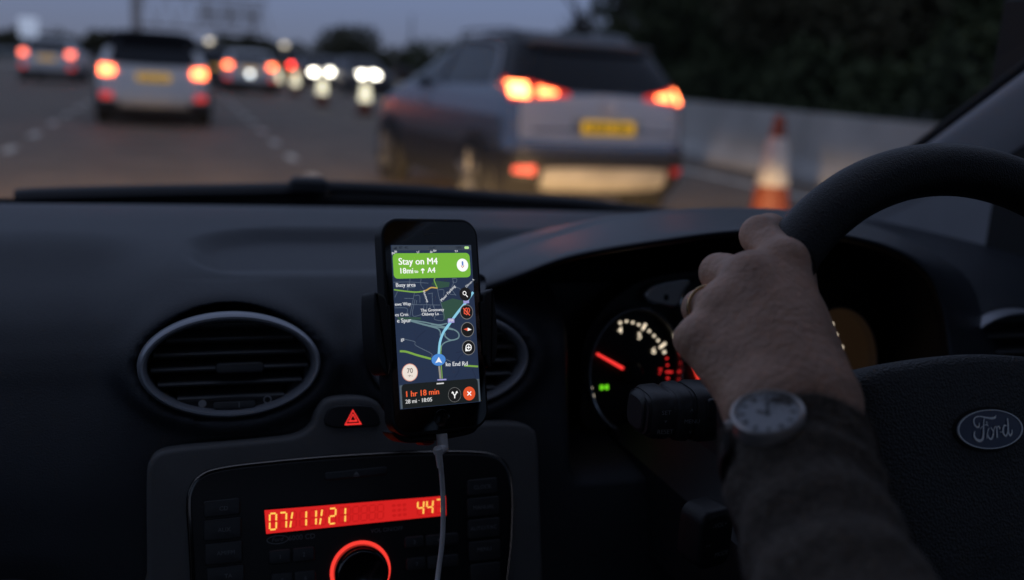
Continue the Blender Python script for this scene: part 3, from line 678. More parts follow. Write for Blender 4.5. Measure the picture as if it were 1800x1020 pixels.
# air vents
def vent(cx_, cz_, y, n, label, tab=True, rx=.0645, rz=.0385):
    fr = frame((cx_, y, cz_), R(10)); t = np.linspace(0, 2*math.pi, 96, endpoint=False)
    ring_ = []
    for a in t:
        c = np.array([math.cos(a), math.sin(a)]); row = []
        for (k, z) in ((-.0005, -.010), (.0, -.001), (.0008, .003), (.0025, .0052), (.0040, .0050), (.0056, .0030), (.0064, -.002), (.0070, -.03)):
            row.append((c[0]*(rx-k), c[1]*(rz-k), z))
        ring_.append(row)
    V, F = grid(ring_, closeu=True); v = obj('air_vent', (fr.w(V), F), VENTRING, db, label=label)
    V2, F2 = plate(fr, ell(rx-.004, rz-.004, 40), -.034, -.032); obj('vent_cavity', (V2, F2), DEEP, v)
    for k in range(n):
        yy = -rz*.62+rz*1.40*k/(n-1); hw = (rx-.009)*math.sqrt(max(0, 1-(yy/(rz-.006))**2))
        P = [[(x, yy+dy, dz) for (dy, dz) in ((-.0035, -.024), (-.0014, -.0045), (.0000, -.0030), (.0012, -.0040), (.0044, -.024), (.0030, -.026))] for x in np.linspace(-hw, hw, 9)]
        Vs, Fs = grid(P); obj('slat', (fr.w(Vs), Fs), mat('slat_plastic', (.12, .125, .13), .4), v, smooth=False)
    if tab:
        obj('slat_tab', plate(fr, rrect(.034, .0075, .003, 4, .006, -.002), -.006, .001, .0015), mat('slat_tab_plastic', (.07, .073, .076), .4), v)
        obj('control_bar', plate(fr, smoothpoly([(-.040, -.0255), (0, -.0235), (.040, -.0255), (.028, -.0305), (0, -.0335), (-.028, -.0305)], 40), -.012, -.002, .001), BLACK, v)
        obj('thumb_wheel', plate(fr, rrect(.030, .0052, .002, 4, .002, -.0290), -.002, .0015, .001), mat('slat_tab_plastic', (.07, .073, .076), .4), v)
        objs('vent_mark', [plate(fr, ell(.0028, .0028, 20, -.0205, -.0272), 0, -.0016), ring_plate(fr, ell(.003, .003, 24, .0255, -.0265), ell(.0022, .0022, 24, .0255, -.0265), -.0016), plate(fr, rrect(.0006, .004, .0002, 2, .005, -.0290), 0, .0019)], PRINT, v)
    return v
vent(VC[0][0], VC[0][1], .722, 6, 'oval air vent left of the phone with a grey rim')
vent(VC[1][0], VC[1][1], .722, 6, 'oval air vent half hidden behind the phone', tab=False)
vent(VC[2][0], VC[2][1], .715, 5, 'air vent at the right edge behind the steering wheel', tab=False, rx=.072, rz=.045)

# centre trim panel
TF = frame((.128, .690, .93), R(14))
def lp(fr, pts): return np.array([fr.l(u, v) for u, v in pts])
trim = [(262, 1300), (259, 1000), (258, 850), (263, 812), (285, 792), (340, 783), (450, 773), (515, 765), (545, 748), (556, 722), (572, 702), (605, 696), (640, 697), (662, 706), (678, 726), (700, 742), (740, 746), (860, 741), (908, 742), (932, 752), (942, 778), (947, 900), (952, 1050), (956, 1300)]
ct = obj('centre_trim', plate(TF, smoothpoly(lp(TF, trim), 150), -.05, .006, .004), TRIM, db, sharp=50)
hz = [(570, 745), (568, 732), (578, 716), (598, 711), (640, 711), (655, 718), (664, 735), (660, 747), (630, 750), (590, 751)]
hb = obj('hazard_button', plate(TF, smoothpoly(lp(TF, hz), 60), .004, .0085, .0015), BLACK, db)
RED = emat('red_backlight', (1, .035, .03), .95); RED2 = emat('red_backlight_dim', (1, .02, .02), .25)
tri = np.array([(0, .0062), (-.0062, -.0048), (.0062, -.0048)])
hx, hy = TF.l(617, 733)
def triring(s0, s1): 
    a = tri*s0+[hx, hy]; b = tri*s1+[hx, hy]; return ring_plate(TF, a, b, .0089)
obj('hazard_symbol', join(triring(1.05, .80), triring(.58, .32)), RED, hb, smooth=False)

# radio
rad_o = [(350, 1300), (338, 1100), (331, 960), (327, 890), (331, 858), (348, 833), (385, 818), (480, 806), (600, 796), (720, 790), (820, 789), (866, 796), (889, 818), (897, 860), (896, 940), (888, 1020), (878, 1120), (868, 1300)]
ro = smoothpoly(lp(TF, rad_o), 150)
rd = obj('radio', plate(TF, ro, -.01, .0075, .0012), PIANO, db, label='gloss black car radio with a glowing red display')
V, F = plate(TF, inset(ro, .0030), .004, .0088, .0012); obj('radio_fascia', (V, F), mat('radio_matt_black', (.010, .010, .011), .42), rd)
ri = inset(ro, .0012); obj('fascia_edge', tube(TF.w(np.c_[ri, np.full(len(ri), .0076)]), .0004, 6, closed=True), mat('bright_edge', (.5, .45, .4), .25, metal=1), rd)
ZB = .0088
def button(poly, z=.0022, m=None, name='radio_button', n=40): 
    return obj(name, plate(TF, smoothpoly(lp(TF, poly), n) if len(poly) > 4 else lp(TF, poly), ZB-.003, ZB+z, .0009), m or BUTM, rd)
BUTM = mat('radio_button_plastic', (.045, .047, .05), .38, bump=.1)
def quad(u0, v0, u1, v1, sk=-.10):
    c = (u0+u1)/2
    return [(u0, v0-(u0-c)*-sk*0+(u0-c)*sk), (u1, v0+(u1-c)*sk), (u1, v1+(u1-c)*sk), (u0, v1+(u0-c)*sk)]
def rq(u0, v0, u1, v1, r=6, sk=-.10):
    P = rrect(u1-u0, v1-v0, r, 4); return [((u0+u1)/2+a, (v0+v1)/2-b+a*sk) for a, b in P]
for (u0, v0, u1, v1) in ((357, 874, 421, 903), (357, 907, 423, 944), (359, 948, 425, 986), (362, 990, 428, 1026), (815, 838, 868, 866), (815, 870, 871, 903), (816, 907, 872, 941), (818, 945, 873, 980), (820, 984, 873, 1020),
                         (470, 961, 509, 986), (511, 957, 550, 982), (474, 1002, 512, 1028), (514, 998, 552, 1024), (706, 938, 740, 958), (742, 934, 800, 954), (709, 975, 743, 997), (745, 971, 800, 993), (567, 822, 676, 836)):
    P = lp(TF, rq(u0, v0, u1, v1, 5)); obj('radio_button', plate(TF, P, ZB-.003, ZB+.0022, .0010), BUTM, rd)
def rt(s, u, v, size=.0042, bold=.0, m=None, name='button_lettering', z=.0024):
    x, y = TF.l(u, v); return (textat(TF, s, x, y, size, ZB+z, bold, rot=0))
objs('button_lettering', [rt(s, u, v) for s, u, v in (('CD', 392, 889), ('AUX', 393, 926), ('AM/FM', 396, 966), ('TA', 400, 1006), ('CLOCK', 841, 852), ('MANUAL', 843, 887), ('AUTO/TAC', 843, 923), ('MENU', 844, 960), ('1', 490, 973), ('2', 531, 969), ('5', 494, 1014), ('6', 534, 1010), ('3', 723, 948), ('4', 765, 944), ('7', 727, 986), ('8', 764, 982))], mat('faint_print', (.30, .31, .32), .6), rd, smooth=False)
x, y = TF.l(622, 829); tt = np.array([(0, .0018), (-.0022, -.0008), (.0022, -.0008)])+[x, y]
obj('eject_symbol', join(plate(TF, tt, ZB+.0023, ZB+.0024), plate(TF, rrect(.0044, .0006, .0002, 2, x, y-.0018), ZB+.0023, ZB+.0024)), mat('faint_print', (.30, .31, .32), .6), rd, smooth=False)
objs('fascia_lettering', [rt('6000 CD', 528, 940, .0052, z=.0002), rt('VOL ON/OFF', 676, 927, .0042, z=.0002)], mat('faint_print', (.30, .31, .32), .6), rd, smooth=False)
x, y = TF.l(486, 944); obj('oval_logo', join(ring_plate(TF, ell(.0078, .0032, 32, x, y), ell(.0071, .0026, 32, x, y), ZB+.0003), textat(TF, 'Ford', x, y, .0042, ZB+.0003, shear=.25)), mat('faint_print', (.30, .31, .32), .6), rd, smooth=False)
# display
DF = [(463, 893), (778, 868), (779, 902), (466, 934)]
Pd = lp(TF, DF)
obj('display_surround', plate(TF, inset(Pd, -.0016), ZB-.002, ZB+.0003, .0003), DEEP, rd)
DZ = ZB+.0005
obj('display', plate(TF, Pd, ZB, DZ), emat('display_red', (1, .022, .020), .66), rd, smooth=False)
def Dw(s, t): # display coordinates: s 0..1 across, t 0..1 up
    b0, b1, t0, t1 = Pd[3], Pd[2], Pd[0], Pd[1]
    return (b0*(1-s)+b1*s)*(1-t)+(t0*(1-s)+t1*s)*t
W_D = np.linalg.norm(Pd[1]-Pd[0]); H_D = np.linalg.norm(Pd[0]-Pd[3])
SEG = {'0': 'abcdef', '1': 'bc', '2': 'abged', '4': 'fgbc', '7': 'abc', '8': 'abcdefg'}
def seg(ch, s0, w=.034, z=DZ+.0002, th=.13):
    L = []; y0, y1, ym = .16, .84, .5; g = .035
    def bar(p, q, hw):
        p, q = np.array(p), np.array(q); d = q-p; d = d/np.linalg.norm(d*[W_D, H_D]); nrm = np.array([-d[1]*H_D/W_D, d[0]*W_D/H_D]); nrm /= np.linalg.norm(nrm*[W_D, H_D]); h = hw
        pts = [p+nrm*h, q+nrm*h, q-nrm*h, p-nrm*h]; poly = np.array([Dw(*a) for a in pts]); L.append(plate(TF, poly, z, z+.00005))
    hw = .00058; o = w*.06; sl_ = .006
    pos = {'a': ((s0+sl_+.003, y1), (s0+w+sl_-.003, y1)), 'd': ((s0+.003, y0), (s0+w-.003, y0)), 'g': ((s0+.003+sl_/2, ym), (s0+w-.003+sl_/2, ym)),
           'f': ((s0+sl_/2, ym+g), (s0+sl_, y1-g)), 'b': ((s0+w+sl_/2, ym+g), (s0+w+sl_, y1-g)), 'e': ((s0, y0+g), (s0+sl_/2, ym-g)), 'c': ((s0+w, y0+g), (s0+w+sl_/2, ym-g))}
    if ch == '/':
        bar((s0+.006, y0+.02), (s0+.0135, ym-.05), hw); bar((s0+.016, ym+.05), (s0+.0235, y1-.02), hw); return L
    for k in SEG[ch]: bar(*pos[k], hw)
    return L
pitch = .0530; L = []
for i, ch in enumerate('07/11/21'): L.append(join(*seg(ch, .020+i*pitch+(-.004 if ch == '/' else 0))))
for i, ch in enumerate('447'): L.append(join(*seg(ch, .832+i*pitch)))
objs('display_digit', L, emat('display_yellow', (1, .58, .10), 1.15), rd, smooth=False)
L = []
for i in range(8): L.append(join(*seg('8', .020+i*pitch, z=DZ+.0001)))
for i in range(5): L.append(join(*seg('8', .42+i*.046, z=DZ+.0001)))
for i in range(3): L.append(join(*seg('8', .832+i*pitch, z=DZ+.0001)))
for i in range(3):
    for j in range(3): c = Dw(.70+i*.03, .25+j*.24); L.append(plate(TF, ell(.0016, .0012, 12, *c), DZ+.0001, DZ+.00015))
objs('unlit_segment', L, emat('display_red_unlit', (1, .018, .016), .54), rd, smooth=False)
# knob
kx, ky = TF.l(630, 999)
def disc_of_rev(fr, cx_, cy_, prof_, n=48):
    P = [[(cx_+r_*math.cos(a), cy_+r_*math.sin(a), z) for (r_, z) in prof_] for a in np.linspace(0, 2*math.pi, n, endpoint=False)]
    V, F = grid(P, closeu=True); return fr.w(V), F
obj('knob_light_ring', disc_of_rev(TF, kx, ky, [(.0226, ZB-.001), (.0224, ZB+.0014), (.0215, ZB+.0018), (.0200, ZB+.001)]), emat('ring_red', (1, .05, .035), 1.0), rd)
obj('volume_knob', disc_of_rev(TF, kx, ky, [(.0201, ZB-.001), (.0200, ZB+.004), (.0197, ZB+.008), (.0186, ZB+.0098), (.0168, ZB+.0104), (.0150, ZB+.0100), (.0001, ZB+.0096)]), PIANO, rd)

# instrument cluster
IF = frame((.49, .792, .99), R(8))
cl_o = [(1040, 760), (1026, 680), (1030, 600), (1062, 545), (1100, 510), (1140, 490), (1200, 478), (1300, 470), (1400, 480), (1500, 505), (1560, 560), (1575, 640), (1560, 760), (1400, 800), (1200, 800)]
ic = obj('instrument_cluster', plate(IF, smoothpoly(lp(IF, cl_o), 90), -.03, -.004, .002), mat('cluster_black', (.010, .010, .010), .5), db, label='gauge cluster with a red needle under the hood')
NUM = emat('gauge_numerals', (1, .84, .62), 1.1); NEED = emat('needle_red', (1, .04, .035), 1.15)
def px(fr, u, v): return np.array(fr.l(u, v))
def bezel(cx_, cy_, a, b, z=.010):
    rows = []
    for t in np.linspace(0, 2*math.pi, 72, endpoint=False):
        rows.append([(cx_+math.cos(t)*(a-k), cy_+math.sin(t)*(b-k), zz) for (k, zz) in ((-.001, -.004), (-.001, z-.002), (.0004, z), (.002, z-.0005), (.003, z-.004), (.0035, -.002))])
    V, F = grid(rows, closeu=True); return IF.w(V), F
tc_ = px(IF, 1112, 650); sc_ = px(IF, 1462, 640)
ra, rb_ = .0475, .058
obj('gauge_bezel', bezel(tc_[0], tc_[1], ra, rb_), mat('bezel_grey', (.85, .86, .88), .2, metal=.9), ic)
obj('gauge_bezel', bezel(sc_[0], sc_[1], ra, rb_), mat('bezel_grey', (.85, .86, .88), .2, metal=.9), ic)
obj('gauge_face', plate(IF, ell(ra-.003, rb_-.003, 60, *tc_), -.003, -.001), mat('gauge_black', (.008, .008, .008), .4), ic)
obj('gauge_face', plate(IF, ell(ra-.003, rb_-.003, 60, *sc_), -.003, -.001), mat('gauge_bronze', (.12, .085, .055), .45, metal=.4, emit=(1, .55, .28), estr=.010), ic)
def seg2(p, q, w, z=.0004): 
    p, q = px(IF, *p), px(IF, *q); return ribbon(IF, [p, q], w, z)
marks = [((1090, 565), (1090, 570)), ((1101, 563), (1101, 567)), ((1112, 565), (1112, 569)), ((1123, 569), (1122, 573)), ((1135, 569), (1129, 580)), ((1142, 580), (1140, 584)), ((1151, 589), (1148, 592)), ((1158, 597), (1155, 600)), ((1170, 603), (1159, 612)), ((1170, 618), (1165, 620)), ((1041, 683), (1034, 683))]
objs('gauge_mark', [seg2(p, q, .0026) for p, q in marks], NUM, ic, smooth=False)
rm = [((1174, 630), (1170, 630)), ((1175, 642), (1171, 642)), ((1182, 654), (1170, 654)), ((1176, 665), (1171, 665))]
objs('red_mark', [seg2(p, q, .0020) for p, q in rm]+[textat(IF, '7', *px(IF, 1160, 654), .0085, .0004, .008)], emat('red_marks_light', (1, .03, .03), .75), ic, smooth=False)
objs('gauge_numeral', [textat(IF, s, *px(IF, u, v), .0088, .0004, .012) for s, u, v in (('4', 1090, 581), ('5', 1124, 591), ('6', 1149, 617), ('0', 1041, 699))], NUM, ic, smooth=False)
n0, n1 = px(IF, 1044, 620), px(IF, 1101, 652)
V, F = ribbon(IF, [n0, (n0+n1)/2, n1], [.0022, .0028, .0034], .006); obj('needle', (V, F), NEED, ic)
obj('needle_hub', disc_of_rev(IF, *px(IF, 1106, 654), [(.010, .001), (.0098, .009), (.008, .011), (.0001, .0115)], 32), mat('hub_black', (.02, .02, .022), .25), ic)
gx_, gy_ = px(IF, 1062, 681)
obj('side_light_symbol', join(plate(IF, np.array([(gx_-.0042, gy_+.0022), (gx_-.0042, gy_-.0022), (gx_-.001, gy_-.0022), (gx_-.001, gy_+.0022)]), 0, .0005), plate(IF, np.array([(gx_+.0042, gy_+.0022), (gx_+.001, gy_+.0022), (gx_+.001, gy_-.0022), (gx_+.0042, gy_-.0022)]), 0, .0005), plate(IF, rrect(.004, .0012, .0003, 2, gx_, gy_), 0, .0005)), emat('green_tell_tale', (.22, 1, .02), .7), ic, smooth=False)
fu = smoothpoly(lp(IF, [(1132, 520), (1140, 506), (1170, 497), (1205, 494), (1196, 512), (1184, 534), (1160, 532), (1142, 528)]), 50)
fo = inset(fu, -.002)
obj('fuel_gauge_surround', plate(IF, fo, -.002, .006, .002), mat('bezel_grey', (.85, .86, .88), .2, metal=.9), ic)
obj('fuel_gauge', plate(IF, fu, .004, .0065), mat('silver_dial', (.85, .85, .84), .45), ic, smooth=False)
obj('fuel_symbol', plate(IF, rrect(.0045, .0055, .0012, 3, *px(IF, 1165, 522)), .0066, .0070), DEEP, ic, smooth=False)
obj('small_gauge_bezel', disc_of_rev(IF, *px(IF, 1228, 532), [(.024, -.004), (.024, .009), (.0225, .010), (.021, .008), (.020, -.002)]), mat('bezel_grey', (.85, .86, .88), .2, metal=.9), ic)
objs('small_gauge_mark', [plate(IF, ell(.0022, .0022, 16, *px(IF, 1197, 545)), 0, .0006), plate(IF, ell(.0016, .0016, 16, *px(IF, 1207, 559)), 0, .0006)], NUM, ic, smooth=False)
objs('speed_mark', [plate(IF, ell(.0017, .0017, 12, *px(IF, u, v)), 0, .0006) for u, v in ((1469, 589), (1479, 611), (1462, 570))], NUM, ic, smooth=False)
w0 = px(IF, 1222, 650); w1 = px(IF, 1242, 692)
obj('warning_symbol', join(plate(IF, np.array([w0+[-.003, .003], w1+[-.004, -.002], w1+[.003, .0]]), 0, .0006), textat(IF, 'O', *px(IF, 1232, 668), .010, .0007, .03)), emat('red_marks_bright', (1, .05, .03), 1.0), ic, smooth=False)
lcdp = px(IF, 1280, 660)
# steering column shroud and stalks
sh = obj('column_shroud', join(box((.47, .66, .90), (.20, .30, .13), .03)), BLACK, db)
st = PD(1176, 722, .665); SX = np.array([math.cos(R(-6)), math.sin(R(-6)), 0]); 
def sblock(x0, x1, h0, h1, d=.017, m=BLACK, name='x'):
    P = []
    for k, x in enumerate(np.linspace(x0, x1, 6)):
        h = h0+(h1-h0)*k/5; e = .92 if k in (0, 5) else 1; a = np.linspace(0, 2*math.pi, 28, endpoint=False); ca, sa = np.cos(a), np.sin(a)
        yy = np.sign(ca)*np.abs(ca)**.6*d*e; zz = np.sign(sa)*np.abs(sa)**.6*h*e
        P.append(np.stack([st[0]+SX[0]*x, st[1]+SX[1]*x, st[2]+0*x]+0*yy[:, None]*1 if 0 else [st[0]+SX[0]*x+0*yy, st[1]+SX[1]*x+yy, st[2]+zz], 1))
    V, F = grid(P, closev=True); n = 28; return V, [tuple(reversed(f)) for f in F]+[tuple(range(n)), tuple(5*n+k for k in reversed(range(n)))]
STK = mat('stalk_plastic', (.045, .047, .05), .4, bump=.1)
sk = obj('indicator_stalk', sblock(-.022, .025, .0145, .0180), STK, db, label='fat stalk switch in front of the rev counter')
obj('end_ring', sblock(-.0245, -.0205, .0110, .0150, .012), STK, sk)
obj('twist_collar', sblock(-.0195, -.0045, .0158, .0172, .0178), STK, sk)
obj('twist_collar', sblock(-.0025, .0085, .0175, .0188, .0190), STK, sk)
obj('switch_body', sblock(.0105, .034, .0192, .0185, .0200), STK, sk)
SFr = Frame(st+np.array([0, -.0205, 0]), SX, (0, 0, 1), (SX[1], -SX[0], 0))
objs('stalk_lettering', [textat(SFr, 'SET', -.0125, .006, .0042, .0006), textat(SFr, 'v', -.0125, .0005, .004, .0006), textat(SFr, 'RESET', -.0122, -.007, .0042, .0006), textat(SFr, '^', .0045, .007, .005, .0012), textat(SFr, 'MENU', .0055, .0, .0040, .0012), textat(SFr, 'v', .005, -.007, .004, .0012)], PRINT, sk, smooth=False)
obj('rocker_button', plate(SFr, rrect(.012, .014, .002, 4, .0215, .008), -.001, .0022, .001), BLACK, sk)
obj('stalk_root', tube([st+np.array([.03, .0, 0]), st+np.array([.10, .03, -.02]), (.47, .62, .96)], [.012, .016, .02], 12), STK, sk)
# audio remote on the column
ap = PD(1262, 950, .60); AF = Frame(ap, (math.cos(R(14)), math.sin(R(14)), 0), (0, 0, 1), (math.sin(R(14)), -math.cos(R(14)), 0))
ar = obj('audio_remote', plate(AF, rrect(.027, .038, .008), -.02, 0, .004), BLACK, db, label='small audio remote with VOL and MODE keys behind the wheel')
objs('remote_lettering', [textat(AF, '-VOL+', .000, .010, .0042, .0003), textat(AF, 'MODE', .004, -.0095, .0040, .0003), textat(AF, '<<', -.008, -.002, .0035, .0003)], PRINT, ar, smooth=False)
# gear area lower left shape
kp = PD(-10, 1060, .62); obj('lower_console', join(tube([kp+np.array([0, 0, -.10]), kp+np.array([0, 0, -.02]), kp, kp+np.array([0, 0, .008])], [.034, .036, .030, .012], 24)), BLACK, db)

# ================================================================== STEERING WHEEL
WC = PD(1742, 766, .605); WF = frame(WC, R(24)); RW = .1685; RR = .0168
sw = thing('steering_wheel', 'black leather steering wheel with an oval badge, left side held by a hand', 'steering wheel', tuple(WC))
a = np.linspace(0, 2*math.pi, 160, endpoint=False)
obj('rim', tube(WF.w(np.c_[RW*np.cos(a), RW*np.sin(a), np.zeros(160)]), RR, 28, closed=True), LEATHER, sw)
for ang in (138, 42, 205, 335):
    c, s_ = math.cos(R(ang)), math.sin(R(ang)); c2, s2 = math.cos(R(ang+.9)), math.sin(R(ang+.9))
    obj('rim_seam', tube(WF.w(np.array([(RW*c, RW*s_, 0), (RW*c2, RW*s2, 0)])), RR+.0006, 24), DEEP, sw)
padp = smoothpoly([(-.088, .028), (-.079, .043), (-.05, .0485), (0, .0515), (.05, .0485), (.079, .043), (.088, .028), (.086, -.02), (.074, -.06), (.055, -.092), (.03, -.110), (0, -.114), (-.03, -.110), (-.055, -.092), (-.074, -.06), (-.086, -.02)], 100)
rows = []
for (k, z) in ((1.0, -.055), (1.01, -.022), (1.0, -.014), (.975, -.0075), (.94, -.004), (.88, -.0015), (.75, 0), (.5, .0012), (.25, .0015), (.001, .0015)): rows.append(np.c_[padp*k, np.full(100, z)])
V, F = grid([WF.w(r_) for r_ in rows], closev=True); pad = obj('airbag_cover', (V, [tuple(reversed(f)) for f in F]), PADMAT, sw, sharp=0)
for (p, q, w0_, w1_) in (((-.07, -.01), (-RW, -.012), .05, .032), ((.07, -.01), (RW, -.012), .05, .032), ((0, -.09), (0, -RW), .06, .05)):
    P = np.array([(p[0], p[1], -.035), ((p[0]+q[0])/2, (p[1]+q[1])/2, -.022), (q[0]*.98, q[1]*.98, -.004)])
    obj('spoke', tube(WF.w(catmull(P, 8)), np.linspace(w0_/2, w1_/2, 8), 16, flat=.42), BLACK, sw)
obj('hub_housing', tube(WF.w(np.array([(0, -.02, -.14), (0, -.02, -.05)])), .07, 24), DEEP, sw)
bf = Frame(WF.w(np.array([0, 0, .0018])), WF.x, WF.y, WF.z)
bx, by = bf.l(1737, 755); BA, BB = .0248, .0118
bf = Frame(bf.w(np.array([[bx, by, 0]]))[0], WF.x, WF.y, WF.z)
obj('badge_well', plate(bf, ell(BA+.0018, BB+.0018, 60), -.003, .0004, .0003), DEEP, sw)
bd = obj('oval_badge', plate(bf, ell(BA, BB, 72), 0, .0018, .0006), mat('badge_blue', (.035, .055, .14), .25, coat=.8), sw, label='dark blue oval badge with silver script lettering')
SLV = mat('badge_silver', (.96, .97, .98), .42, metal=.6)
obj('badge_rim', disc_of_rev(Frame(bf.o, bf.x, bf.y*(BB/BA), bf.z), 0, 0, [(BA, .0012), (BA-.0001, .0022), (BA-.0012, .0022), (BA-.0013, .0016)], 72), SLV, bd)
def bl(x_, y_): return ((x_-790)/650*BA, -(y_-552)/300*BB)  # from the enlarged view of the badge
strokes = [([(575, 445), (560, 500), (520, 505), (480, 465), (480, 395), (530, 355), (620, 350), (720, 372), (830, 388), (900, 380), (930, 345)], [10, 28, 30, 30, 26, 18, 18, 26, 34, 36, 8]),
           ([(690, 380), (665, 440), (645, 520), (625, 610), (590, 690), (530, 715), (470, 690), (440, 640), (450, 590), (470, 560)], [14, 20, 24, 34, 40, 44, 40, 34, 26, 10]),
           ([(580, 540), (620, 505), (690, 480), (730, 490), (745, 505)], [8, 14, 14, 14, 8]), ([(735, 485), (718, 460), (715, 440), (730, 435), (738, 450), (728, 475)], [8, 10, 10, 10, 10, 8]),
           ([(680, 690), (700, 620), (730, 560), (760, 530)], [14, 24, 20, 10]), ([(700, 600), (720, 680), (765, 700), (805, 650), (825, 590), (800, 545), (790, 520)], [16, 28, 32, 30, 24, 20, 10]),
           ([(825, 610), (850, 550), (880, 520), (905, 520)], [12, 16, 20, 12]), ([(905, 520), (895, 600), (880, 690)], [26, 30, 26]), ([(890, 590), (915, 535), (945, 520), (965, 540), (955, 565)], [12, 18, 24, 28, 12]),
           ([(955, 600), (985, 610), (1020, 580)], [10, 14, 10]), ([(1110, 520), (1065, 510), (1030, 560), (1020, 630), (1055, 670), (1095, 640), (1120, 570)], [14, 26, 32, 34, 30, 26, 20]),
           ([(1150, 405), (1140, 500), (1125, 600), (1140, 665), (1175, 655), (1195, 620), (1203, 580)], [28, 30, 32, 34, 28, 20, 8])]
L = []
for pts, ws in strokes:
    n = len(pts)*5; L.append(ribbon(bf, catmull([bl(*q) for q in pts], n), np.interp(np.linspace(0, 1, n), np.linspace(0, 1, len(ws)), ws)/650*BA, .0024))
obj('badge_script', join(*L), SLV, bd, smooth=False)
ag, ah = bf.l(1752, 985); obj('airbag_mark', join(ribbon(Frame(bf.o, bf.x, bf.y, bf.z), [(ag-.012, ah+.006), (ag+.014, ah+.008)], .0008, .0006), textat(bf, 'AIRBAG', ag+.004, ah, .0065, .0006)), mat('embossed', (.03, .03, .033), .4), sw, smooth=False)

# ================================================================== HAND AND ARM
def P_(q): return PD(*q)
def surfacenets(f, lo, hi, h):
    lo = np.array(lo); n = np.ceil((np.array(hi)-lo)/h).astype(int)+1
    ax = [lo[i]+h*np.arange(n[i]) for i in range(3)]; G = np.stack(np.meshgrid(*ax, indexing='ij'), -1)
    D = f(G.reshape(-1, 3)).reshape(n); s = D < 0
    cells = np.zeros(tuple(n-1), int); corners = [(i, j, k) for i in (0, 1) for j in (0, 1) for k in (0, 1)]
    def c(A, i, j, k): return A[i:i+n[0]-1, j:j+n[1]-1, k:k+n[2]-1]
    cnt = sum(c(s, *q).astype(int) for q in corners); act = (cnt > 0) & (cnt < 8); idx = np.full(act.shape, -1); idx[act] = np.arange(act.sum())
    pos = np.zeros(act.shape+(3,)); w = np.zeros(act.shape)
    for a in range(8):
        for b in range(a+1, 8):
            p, q = corners[a], corners[b]
            if sum(abs(p[i]-q[i]) for i in range(3)) != 1: continue
            da, dbb = c(D, *p), c(D, *q); m = (da < 0) != (dbb < 0); t = np.where(m, da/(da-dbb+1e-20), 0)
            for i in range(3): pos[..., i] += np.where(m, p[i]+t*(q[i]-p[i]), 0)
            w += m
    ii = np.argwhere(act); V = lo+h*(ii+pos[act]/w[act][:, None]); F = []
    for d in range(3):
        e = [0, 0, 0]; e[d] = 1; u_, v_ = (d+1) % 3, (d+2) % 3
        A = s[:n[0]-e[0], :n[1]-e[1], :n[2]-e[2]]; Bq = s[e[0]:, e[1]:, e[2]:]; X_ = np.argwhere(A != Bq)
        X_ = X_[(X_[:, u_] > 0) & (X_[:, v_] > 0) & (X_[:, u_] < n[u_]-1) & (X_[:, v_] < n[v_]-1) & (X_[:, d] < n[d]-1)]
        for x_ in X_:
            q = []
            for (du, dv) in ((-1, -1), (0, -1), (0, 0), (-1, 0)):
                y_ = x_.copy(); y_[u_] += du; y_[v_] += dv; q.append(idx[tuple(y_)])
            if min(q) < 0: continue
            F.append(tuple(q) if A[tuple(x_)] else tuple(reversed(q)))
    return V, F
def cone_sdf(p, a, b, ra, rb):
    a, b = np.array(a), np.array(b); ab = b-a; t = np.clip(((p-a)@ab)/(ab@ab), 0, 1); return np.linalg.norm(p-a-t[:, None]*ab, axis=1)-(ra+(rb-ra)*t)
def smin(a, b, k): h = np.clip(.5+.5*(b-a)/k, 0, 1); return b*(1-h)+a*h-k*h*(1-h)
wr = P_((1393, 722, .500)); wr2 = P_((1420, 820, .478)); elb = P_((1560, 1330, .36))
MCP = [P_((1378, 462, .563)), P_((1315, 488, .556)), P_((1268, 540, .549)), P_((1226, 598, .543))]
PIP = [P_((1336, 414, .592)), P_((1264, 480, .584)), P_((1232, 542, .576)), P_((1214, 596, .567))]
PIP2 = [P_((1352, 408, .606)), P_((1276, 478, .600)), P_((1242, 540, .594)), P_((1226, 596, .585))]
DIP = [P_((1385, 430, .628)), P_((1330, 500, .620)), P_((1298, 565, .612)), P_((1280, 622, .602))]
TIP = [P_((1402, 470, .626)), P_((1372, 530, .618)), P_((1340, 590, .610)), P_((1322, 645, .600))]
FR = [(.0118, .0112, .0098, .0085), (.0118, .0108, .0096, .0084), (.0112, .0102, .0090, .0080), (.0104, .0092, .0082, .0072)]
